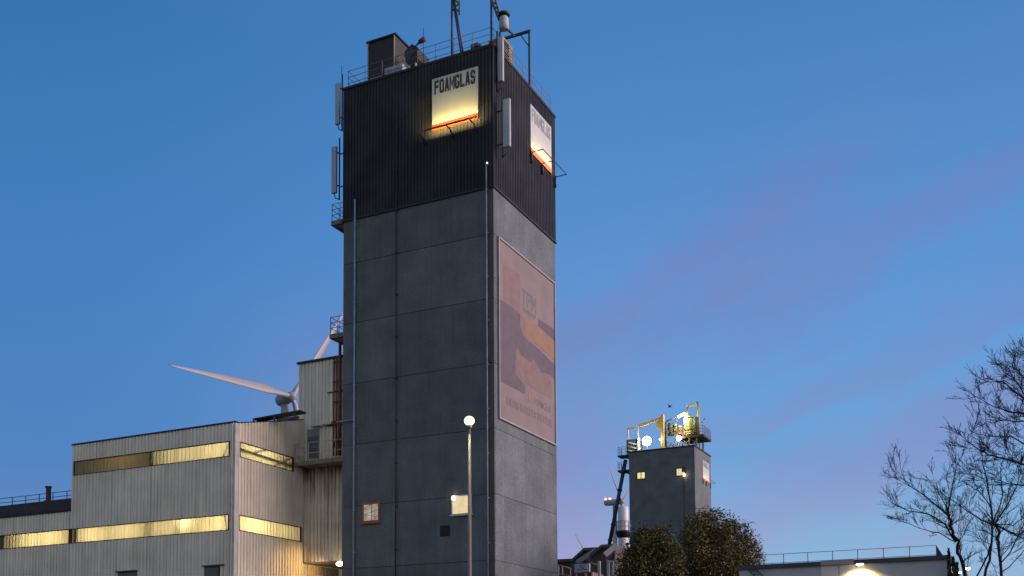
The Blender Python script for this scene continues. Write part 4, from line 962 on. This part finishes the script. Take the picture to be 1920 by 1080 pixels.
# ------------------------------------------------------------------ right hand building
VR = PD(1778, 1060, 44).y
x1_ = PV(1778, 1050, VR).x; x0_ = PV(1386, 1070, VR).x; zt_ = PV(1700, 1045, VR).z
rb = thing('flat_building', 'low grey flat roofed building at lower right with a lit wall lamp', 'building', (x0_, VR, 0))
b_ = MB(); b_.box(x0_, x1_, VR, VR+5, 0, zt_-.18)
zz = .0
b_.build('wall', M_GREYW, rb)
pa = PV(1540, 1060, VR).x; pb = PV(1573, 1060, VR).x; pc = PV(1602, 1060, VR).x
b_ = MB(); b_.box(pa, pb-.02, VR-.05, VR-.001, 0, zt_-.19); b_.box(pb+.02, pc, VR-.05, VR-.001, 0, zt_-.19); b_.build('pale_panel', M_LGREY, rb)
b_ = MB(); b_.box(x0_-.1, pa-.001, VR-.14, VR+.3, zt_-.179, zt_); b_.box(pc+.001, x1_+.1, VR-.14, VR+.3, zt_-.179, zt_); b_.box(x1_-.2, x1_+.1, VR+.31, VR+5, zt_-.179, zt_); b_.build('fascia', M_FASC, rb)
b_ = MB(); b_.box(pa, pc, VR-.16, VR+.3, zt_-.179, zt_+.03); b_.build('pale_fascia', mat('pinkish_flashing', (.3, .25, .25), .6, var=.1), rb)
b_ = MB(); b_.box(x0_, x1_-.21, VR+.31, VR+5, zt_-.29, zt_-.12); b_.build('roof_deck', M_ROOF, rb)
r0 = PV(1425, 1060, VR+.5).x; r1 = PV(1756, 1040, VR+.5).x
b_ = MB(); railing(b_, [(r0, VR+.5, zt_-.12), (r1, VR+.5, zt_-.12)], .62, (.22, .62), 1.1, .016)
b_.prism([(r1, VR+.48, zt_-.12), (r1+.35, VR+.48, zt_-.12), (r1, VR+.48, zt_+.5)], (0, .03, 0)); b_.build('roof_railing', M_DSTEEL, rb)
lp = PV(1612, 1059, VR-.35)
o = thing('wall_lamp', 'warm disc lamp lighting the wall of the flat building at lower right', 'lamp', (lp.x, VR, lp.z))
b_ = MB(); b_.tube([(lp.x, VR-.14, lp.z+.06), (lp.x, VR-.35, lp.z+.06)], .03, 6); b_.tube([(lp.x, VR-.35, lp.z+.03), (lp.x, VR-.35, lp.z+.08), (lp.x, VR-.35, lp.z+.12)], [.19, .16, .04], 16); b_.build('hood', M_GALV, o)
b_ = MB(); b_.sphere((lp.x, VR-.35, lp.z+.015), .15, (1, 1, .3)); b_.build('lens', E_WARM, o)
light('wall_lamp_light', 'SPOT', (lp.x, VR-.5, lp.z-.05), 520, (1, .72, .28), .12, (lp.x, VR-.1, lp.z-2), None, 140)
o = thing('roof_ladder', 'dark slanting ladder at the left end of the flat building', 'ladder', (x0_+.4, VR-.3, 0))
b_ = MB(); p = PV(1398, 1064, VR-.3); q = PV(1425, 1090, VR-.3)
for s_ in (0, .35): b_.beam(p+Vector((s_, 0, 0)), q+Vector((s_, 0, 0)), .05)
for i in range(5): c_ = p.lerp(q, (i+.5)/5); b_.beam(c_, c_+Vector((.35, 0, 0)), .04)
c_ = q; b_.beam(q, (q.x, q.y, 0), .06); b_.build('rails', M_DSTEEL, o)

# ------------------------------------------------------------------ trees
def leafy(base, lobes, n, lab, leafm, size):
    o = thing('leafy_tree', lab, 'tree', base)
    b = Vector(base); b_ = MB(); tops = lobes
    zc = min(l[0].z-l[2]*.6 for l in lobes)
    b_.tube([b, b+Vector((0.1, 0, zc*.5)), Vector((b.x, b.y, zc+1.5))], [.32, .26, .18], 10)
    for c_, rx, rz in lobes: b_.tube([Vector((b.x, b.y, zc*.7)), (Vector((b.x, b.y, zc))+c_)/2, c_+Vector((0, 0, rz*.6))], [.16, .1, .03], 6)
    b_.build('trunk', M_BARK, o)
    lf = MB(); tot = sum(rx*rx*rz for _, rx, rz in lobes)
    for c_, rx, rz in lobes:
        m_ = int(n*rx*rx*rz/tot)
        # clumps on and inside the lobe surface
        clumps = []
        for _ in range(max(10, m_//26)):
            d = Vector((random.gauss(0, 1), random.gauss(0, 1), random.gauss(0, 1))).normalized()
            rr_ = random.uniform(.6, 1.0)
            clumps.append(c_+Vector((d.x*rx*rr_, d.y*rx*rr_, d.z*rz*rr_)))
        for cc in clumps:
            cr = random.uniform(.24, .46)
            for _ in range(26):
                p = cc+Vector((random.gauss(0, cr*.55), random.gauss(0, cr*.55), random.gauss(0, cr*.5)))
                a_ = Vector((random.gauss(0, 1), random.gauss(0, 1), random.gauss(0, .7))).normalized(); t_ = a_.cross(Vector((random.gauss(0, 1), random.gauss(0, 1), random.gauss(0, 1)))).normalized()
                s_ = size*random.uniform(.6, 1.3)
                lf.add([p-a_*s_, p+t_*s_*.5, p+a_*s_, p-t_*s_*.5], [(0,1,2,3)])
    lf.build('crown', leafm, o, fix=False); return o
def lobe(px, py, rpx, rz, dist, dd=0):
    c_ = PD(px, py, dist+dd); return (c_, rpx*dist/FPX, rz*dist/FPX)
DT = 68
g_ = PD(1345, 1000, DT); g_.z = 0
leafy(g_, [lobe(1328, 1008, 54, 54, DT), lobe(1366, 1026, 50, 54, DT, -.5), lobe(1318, 985, 30, 30, DT, .5), lobe(1395, 1050, 36, 48, DT, .3), lobe(1348, 1070, 66, 60, DT), lobe(1385, 1100, 44, 60, DT), lobe(1340, 1130, 70, 60, DT), lobe(1310, 1040, 40, 50, DT, -1)], 52000, 'taller rounded leafy tree with pale glinting leaves before the far tower', M_LEAF, .085)
g_ = PD(1210, 1000, DT-4); g_.z = 0
leafy(g_, [lobe(1210, 1030, 36, 42, DT-4), lobe(1236, 1020, 30, 36, DT-4, .6), lobe(1196, 1060, 38, 40, DT-4, -.5), lobe(1250, 1060, 36, 46, DT-4), lobe(1182, 1090, 36, 36, DT-4), lobe(1225, 1100, 50, 50, DT-4), lobe(1195, 1130, 50, 50, DT-4), lobe(1208, 1000, 14, 16, DT-4)], 32000, 'shorter dark olive leafy tree left of the rounded tree', M_LEAF2, .085)

def bare(base, limbs, lab, dist, twig=1.0, seed=1, r0=.12, kids=.7):
    rnd = random.Random(seed)
    o = thing('bare_tree', lab, 'tree', base)
    tr = MB(); br = MB()
    def grow(p, d, L, r, lev):
        n = 3 if lev > 1 else 4; pts = [p]; q = p
        for i in range(n):
            d = (d+Vector((rnd.gauss(0, .1), rnd.gauss(0, .1), rnd.gauss(.03, .08)))).normalized(); q = q+d*(L/n); pts.append(q)
        br.tube(pts, [max(.0035, r*(1-.75*i/n)) for i in range(n+1)], 4 if lev < 2 else 3, False)
        if lev < 3:
            for i in range(1, n+1):
                for _ in range(1 if rnd.random() < kids else 2):
                    sd = (d+Vector((rnd.gauss(0, .42), rnd.gauss(0, .42), rnd.gauss(.1, .3)))).normalized()
                    grow(pts[i], sd, L*rnd.uniform(.4, .7), r*.5, lev+1)
    for li, (px, ra, rb_) in enumerate(limbs):
        n = len(px); off = rnd.uniform(-.8, .8) if li else 0
        pts = [PD(x, y, dist+off*k/(n-1)) for k, (x, y) in enumerate(px)]
        if li == 0 and pts[0].z > .5: pts = [Vector((base[0], base[1], 0))]+pts; n += 1
        rs = [(ra+(rb_-ra)*k/(n-1))*(.68 if li else 1) for k in range(n)]
        # subdivide with a little wobble
        P = []; S = []
        for k in range(n-1):
            for j in range(3):
                f_ = j/3; c_ = pts[k].lerp(pts[k+1], f_); w_ = rs[k]*.5 if (k or j) else 0
                P.append(c_+Vector((rnd.gauss(0, w_), rnd.gauss(0, w_), rnd.gauss(0, w_)))); S.append(rs[k]+(rs[k+1]-rs[k])*f_)
        P.append(pts[-1]); S.append(rs[-1])
        (tr if li == 0 else br).tube(P, S, 8 if ra > .05 else 5, False)
        for k in range(2 if li else 6, len(P)):
            if P[k].z < 4: continue
            d = (P[k]-P[k-1]).normalized()
            for _ in range(1):
                side = Vector((rnd.gauss(0, .6), rnd.gauss(0, .6), rnd.gauss(.15, .45)))
                grow(P[k], (d*.75+side).normalized(), rnd.uniform(.35, .95)*twig, max(.006, S[k]*.36), 1)
        grow(P[-1], (P[-1]-P[-2]).normalized(), .6*twig, S[-1]*.8, 1)
    tr.build('trunk', M_BARK, o, fix=False); br.build('branches', M_BARK, o, fix=False); return o
DA = 27
def gnd(px, dist): p = PD(px, 1080, dist); p.z = 0; return p
bare(gnd(1832, DA), [([(1822, 1110), (1811, 1080), (1800, 1044), (1793, 1016), (1783, 985), (1778, 965)], .052, .034),
  ([(1793, 1016), (1773, 984), (1742, 964), (1702, 958), (1680, 947)], .04, .01), ([(1780, 969), (1736, 931), (1707, 911), (1682, 889)], .036, .008),
  ([(1778, 968), (1782, 929), (1793, 876), (1791, 849)], .036, .008), ([(1793, 1016), (1760, 1000), (1724, 991), (1698, 980)], .026, .007),
  ([(1779, 960), (1760, 925), (1752, 900)], .02, .007), ([(1800, 1044), (1796, 1000), (1800, 960)], .016, .006)],
  'slender bare tree leaning left over the flat building roof', DA, .62, 11, .12, .55)
DB = 25
bare(gnd(1852, DB), [([(1840, 1130), (1847, 1080), (1858, 1036), (1861, 987), (1858, 947), (1847, 884), (1842, 860)], .042, .012),
  ([(1861, 984), (1827, 967), (1800, 947), (1780, 935)], .034, .009), ([(1864, 984), (1889, 947), (1907, 911), (1915, 880)], .03, .009),
  ([(1858, 950), (1835, 920), (1820, 890)], .02, .007), ([(1829, 1085), (1853, 1040), (1860, 1010)], .03, .026), ([(1861, 987), (1880, 930), (1876, 880), (1885, 850)], .025, .008)],
  'bare tree with twin thin stems right of the leaning bare tree', DB, .62, 23, .12, .55)
bare(gnd(1880, DB-2), [([(1880, 1130), (1876, 1080), (1873, 1027), (1873, 1000), (1866, 982)], .038, .026),
  ([(1866, 984), (1889, 996), (1907, 1004), (1935, 1018)], .034, .015), ([(1873, 1060), (1895, 1035), (1910, 1000), (1920, 960)], .024, .008), ([(1875, 1075), (1900, 1055), (1935, 1015)], .022, .01), ([(1866, 982), (1900, 985), (1930, 960)], .022, .008)],
  'bare tree with a thin crooked stem near the right edge', DB-2, .6, 31)
DCt = 21
bare(gnd(2030, DCt), [([(2030, 1100), (2026, 950), (2020, 850), (2016, 700), (2010, 590)], .14, .015),
  ([(2018, 790), (1950, 770), (1902, 733), (1880, 716), (1858, 716)], .045, .008), ([(2020, 830), (1960, 790), (1920, 776), (1889, 771), (1862, 762), (1831, 744)], .045, .008),
  ([(2024, 920), (1960, 885), (1920, 872), (1884, 860), (1853, 853), (1827, 836), (1809, 822)], .05, .008), ([(2022, 880), (1960, 845), (1920, 831), (1893, 818), (1862, 818)], .04, .008),
  ([(2016, 785), (1950, 760), (1920, 738), (1908, 718), (1892, 695)], .035, .008), ([(2016, 770), (1955, 735), (1922, 710), (1906, 690)], .035, .008),
  ([(2025, 950), (1960, 925), (1920, 911), (1889, 907), (1853, 893)], .04, .008), ([(2020, 850), (1960, 815), (1930, 790), (1905, 790), (1880, 785)], .03, .008), ([(2014, 730), (1965, 690), (1938, 665)], .035, .01),
  ([(2026, 950), (2090, 905), (2150, 880), (2210, 850)], .05, .008), ([(2024, 900), (2080, 850), (2140, 800)], .045, .008), ([(2020, 840), (2070, 790), (2120, 760), (2170, 740)], .04, .008), ([(2018, 780), (2060, 720), (2090, 670)], .035, .008), ([(2014, 720), (2045, 670), (2060, 620)], .03, .008)],
  'large bare tree whose branches reach in from the right edge', DCt, .55, 47, .16, .45)
for i, (px, yt, w_, lab) in enumerate(((1780.5, 1030, 3.5, 'tallest thin dark conifer spire beside the flat building corner'), (1788, 1045, 3.5, 'middle thin dark conifer spire beside the flat building'), (1795, 1056, 3.5, 'shortest thin dark conifer spire beside the distant lamps'))):
    D4 = 43.5; b = gnd(px, D4); top = PD(px, yt, D4).z
    o = thing('conifer', lab, 'tree', b, 'thin conifer spires by the flat building')
    b_ = MB(); b_.tube([b, b+Vector((0, 0, top))], [.08, .012], 6, False); b_.build('trunk', M_BARK, o, fix=False)
    lf = MB()
    for _ in range(900):
        f_ = random.random()**.8; z = top*(.1+.9*f_); r_ = (1-f_)**.8*.2+.02
        a_ = random.uniform(0, 6.283); p = b+Vector((math.cos(a_)*r_*random.random()**.4, math.sin(a_)*r_*random.random()**.4, z))
        d = Vector((math.cos(a_)*.5, math.sin(a_)*.5, 1)).normalized(); t_ = d.cross(Vector((random.gauss(0, 1), random.gauss(0, 1), .1))).normalized(); s_ = random.uniform(.07, .14)
        lf.add([p-d*s_, p+t_*s_*.35, p+d*s_, p-t_*s_*.35], [(0,1,2,3)])
    lf.build('crown', M_CYP, o, fix=False)
for px, y, r_, lab in ((1813, 1066, .17, 'larger of the distant street lamps seen through the bare trees'), (1799.5, 1073.5, .09, 'smaller distant street lamp left of the larger one')):
    D5 = 66; c_ = PD(px, y, D5)
    o = thing('distant_lamp', lab, 'street lamp', (c_.x, c_.y, 0), 'distant street lamps')
    b_ = MB(); b_.tube([(c_.x, c_.y, 0), (c_.x, c_.y, c_.z)], [.09, .05], 8); b_.build('pole', M_DSTEEL, o)
    b_ = MB(); b_.sphere((c_.x, c_.y, c_.z), r_, (1.1, 1.1, .55)); b_.build('lens', E_WARM, o)
    b_ = MB(); b_.tube([(c_.x, c_.y, c_.z+r_*.3), (c_.x, c_.y, c_.z+r_*.75)], [r_*1.2, r_*.4], 12); b_.build('hood', M_DSTEEL, o)

# birds
def bird(px, py, dist, s_, flap, yaw, lab):
    c_ = PD(px, py, dist); o = thing('bird', lab, 'bird', c_)
    b_ = MB(); f = Vector((math.cos(yaw), math.sin(yaw), .1)).normalized(); n = Vector((0, 0, 1)); sd = f.cross(n).normalized()
    b_.tube([c_-f*s_*.5, c_-f*s_*.3, c_, c_+f*s_*.3, c_+f*s_*.42, c_+f*s_*.55], [.02*s_, .08*s_, .14*s_, .1*s_, .08*s_, .01], 8)
    b_.prism([c_-f*s_*.35+sd*.04*s_, c_-f*s_*.35-sd*.04*s_, c_-f*s_*.68-sd*.13*s_, c_-f*s_*.68+sd*.13*s_], (0, 0, .02*s_))
    for k_ in (-1, 1):
        e_ = sd*k_*math.cos(flap)+n*math.sin(flap); e2 = sd*k_*math.cos(flap*.4)+n*math.sin(flap*.4)
        a = c_+e_*s_*.45; t_ = a+e2*s_*.45-f*s_*.15
        b_.prism([c_+f*s_*.2, a+f*s_*.22, t_, a-f*s_*.12, c_-f*s_*.15], (0, 0, .02*s_))
    b_.build('body', M_BIRD, o)
bird(1256, 763, 110, .5, .9, 2.6, 'dark bird flying above the yellow crane of the far tower')
bird(1320.5, 786, 110, .28, .2, .6, 'small bird right of the yellow arch, the upper one')
bird(1316, 791.5, 110, .24, .2, .4, 'small bird right of the yellow arch, the lower one')

# ------------------------------------------------------------------ sky and sun
w = bpy.data.worlds.new('World'); sc.world = w; w.use_nodes = True
n = w.node_tree.nodes; l = w.node_tree.links; n.clear()
out = n.new('ShaderNodeOutputWorld'); bg = n.new('ShaderNodeBackground'); l.new(bg.outputs[0], out.inputs[0])
tc = n.new('ShaderNodeTexCoord'); sx = n.new('ShaderNodeSeparateXYZ'); l.new(tc.outputs['Generated'], sx.inputs[0])
def ramp(src, stops):
    r_ = n.new('ShaderNodeValToRGB'); cr = r_.color_ramp
    while len(cr.elements) < len(stops): cr.elements.new(.5)
    for e_, (p, c_) in zip(cr.elements, stops): e_.position = p; e_.color = (*c_, 1)
    l.new(src, r_.inputs[0]); return r_.outputs[0]
def rng(src, a, b, c_, d, smooth=True):
    r_ = n.new('ShaderNodeMapRange'); r_.interpolation_type = 'SMOOTHSTEP' if smooth else 'LINEAR'
    for i, x in enumerate((a, b, c_, d)): r_.inputs[i+1].default_value = x
    l.new(src, r_.inputs[0]); return r_.outputs[0]
def mix(fac, a, b, mode='MIX'):
    m_ = n.new('ShaderNodeMix'); m_.data_type = 'RGBA'; m_.blend_type = mode
    for s_, k_ in ((fac, 0), (a, 6), (b, 7)):
        if isinstance(s_, (int, float)): m_.inputs[k_].default_value = s_
        elif isinstance(s_, tuple): m_.inputs[k_].default_value = (*s_, 1)
        else: l.new(s_, m_.inputs[k_])
    return m_.outputs[2]
def math_(op, a, b):
    m_ = n.new('ShaderNodeMath'); m_.operation = op
    for i, s_ in enumerate((a, b)):
        if isinstance(s_, (int, float)): m_.inputs[i].default_value = s_
        else: l.new(s_, m_.inputs[i])
    return m_.outputs[0]
SUN_EL = 12; SUNW = (EU*.955 + EV*.30).normalized()
sky = n.new('ShaderNodeTexSky'); sky.sky_type = 'NISHITA'; sky.sun_disc = False; sky.sun_elevation = R(3); sky.sun_rotation = math.atan2(SUNW.x, SUNW.y)
right = ramp(sx.outputs[2], [(0, (.36, .43, .66)), (.1, (.255, .44, .68)), (.2, (.15, .35, .67)), (.35, (.10, .29, .65)), (.52, (.062, .215, .53)), (.8, (.05, .15, .38)), (1, (.05, .13, .33))])
left = ramp(sx.outputs[2], [(0, (.26, .33, .58)), (.1, (.115, .225, .50)), (.2, (.066, .21, .515)), (.35, (.05, .20, .515)), (.52, (.032, .165, .43)), (.8, (.035, .12, .32)), (1, (.04, .11, .3))])
base = mix(rng(sx.outputs[0], -.42, .12, 0, 1), left, right)
# thin lavender cloud streaks rising to the right
th_ = R(27)
acr = math_('SUBTRACT', math_('MULTIPLY', sx.outputs[2], math.cos(th_)), math_('MULTIPLY', sx.outputs[0], math.sin(th_)))   # across the streaks
alo = math_('ADD', math_('MULTIPLY', sx.outputs[0], math.cos(th_)), math_('MULTIPLY', sx.outputs[2], math.sin(th_)))        # along them
def noise2(ka, kb, seed, detail=4):
    cx_ = n.new('ShaderNodeCombineXYZ'); l.new(math_('MULTIPLY', alo, ka), cx_.inputs[0]); l.new(math_('MULTIPLY', acr, kb), cx_.inputs[1]); cx_.inputs[2].default_value = seed
    nn = n.new('ShaderNodeTexNoise'); nn.inputs['Scale'].default_value = 1; nn.inputs['Detail'].default_value = detail; nn.inputs['Roughness'].default_value = .5
    l.new(cx_.outputs[0], nn.inputs[0]); return nn.outputs['Fac']
wob = math_('MULTIPLY', math_('SUBTRACT', noise2(6, 9, 3.1), .5), .13)
sa = math_('ADD', acr, wob)
def band(a, b_, c_, d): return math_('MULTIPLY', rng(sa, a, b_, 0, 1), rng(sa, c_, d, 1, 0))
b1 = math_('MULTIPLY', math_('MULTIPLY', band(.14, .235, .24, .34), rng(sx.outputs[0], -.12, .06, 0, .95)), rng(sx.outputs[0], .22, .36, 1, .15))
b2 = math_('MULTIPLY', band(.13, .18, .185, .23), rng(sx.outputs[0], .12, .24, 0, .7))
b3 = math_('MULTIPLY', band(-.035, .01, .025, .075), rng(sx.outputs[0], .1, .2, 0, .65))
b4 = math_('MULTIPLY', math_('MULTIPLY', rng(sx.outputs[0], .05, .17, 1, 0), rng(sx.outputs[0], -.3, -.1, 0, 1)), math_('MULTIPLY', rng(sx.outputs[2], .38, .26, 0, 1), .95))
b5 = math_('MULTIPLY', band(.07, .09, .1, .13), math_('MULTIPLY', rng(sx.outputs[0], .02, .2, 0, 1), .5))
cf = math_('MAXIMUM', math_('MAXIMUM', math_('MAXIMUM', b1, b2), math_('MAXIMUM', b3, b4)), b5)
cf = math_('MULTIPLY', cf, rng(noise2(5, 24, 8.4, 6), .3, .62, .5, 1))
wisp = math_('MULTIPLY', rng(noise2(9, 48, 2.7, 6), .5, .72, 0, .3), math_('MULTIPLY', rng(sx.outputs[0], -.1, .15, 0, 1), rng(sx.outputs[2], .45, .3, 0, 1)))
cf = math_('MAXIMUM', cf, wisp)
ccol = ramp(sx.outputs[2], [(0, (.42, .36, .56)), (.12, (.33, .32, .59)), (.18, (.25, .262, .545)), (.3, (.18, .23, .51)), (.5, (.125, .22, .51))])
base = mix(math_('MULTIPLY', cf, .85), base, ccol)
# paler, less blue sky behind the viewer, with the after-glow on the right
back = rng(sx.outputs[1], .25, -.35, 0, 1)
glow = ramp(rng(sx.outputs[0], -.6, .9, 0, 1, False), [(0, (.46, .56, .64)), (.5, (.54, .56, .60)), (1, (.85, .7, .70))])
base = mix(math_('MULTIPLY', back, rng(sx.outputs[2], .95, .1, .15, 1)), base, glow)
nis = mix(1.0, sky.outputs[0], (.012, .012, .012), 'MULTIPLY')
base = mix(1.0, base, nis, 'ADD')
l.new(base, bg.inputs[0]); bg.inputs[1].default_value = 1.0
sd = bpy.data.lights.new('sun', 'SUN'); sd.energy = 4.3; sd.angle = R(40); sd.color = (1, .81, .84)
so = bpy.data.objects.new('sun', sd); COL.objects.link(so)
dv = -(SUNW*math.cos(R(SUN_EL))+Vector((0, 0, math.sin(R(SUN_EL)))))
so.rotation_euler = dv.to_track_quat('-Z', 'Y').to_euler()

# ------------------------------------------------------------------ render settings
sc.view_settings.view_transform = 'Standard'; sc.view_settings.look = 'None'; sc.view_settings.exposure = 0; sc.view_settings.gamma = 1
sc.render.engine = 'CYCLES'; sc.cycles.use_denoising = True; sc.cycles.max_bounces = 6; sc.cycles.diffuse_bounces = 3; sc.cycles.sample_clamp_indirect = 3
sc.render.film_transparent = False
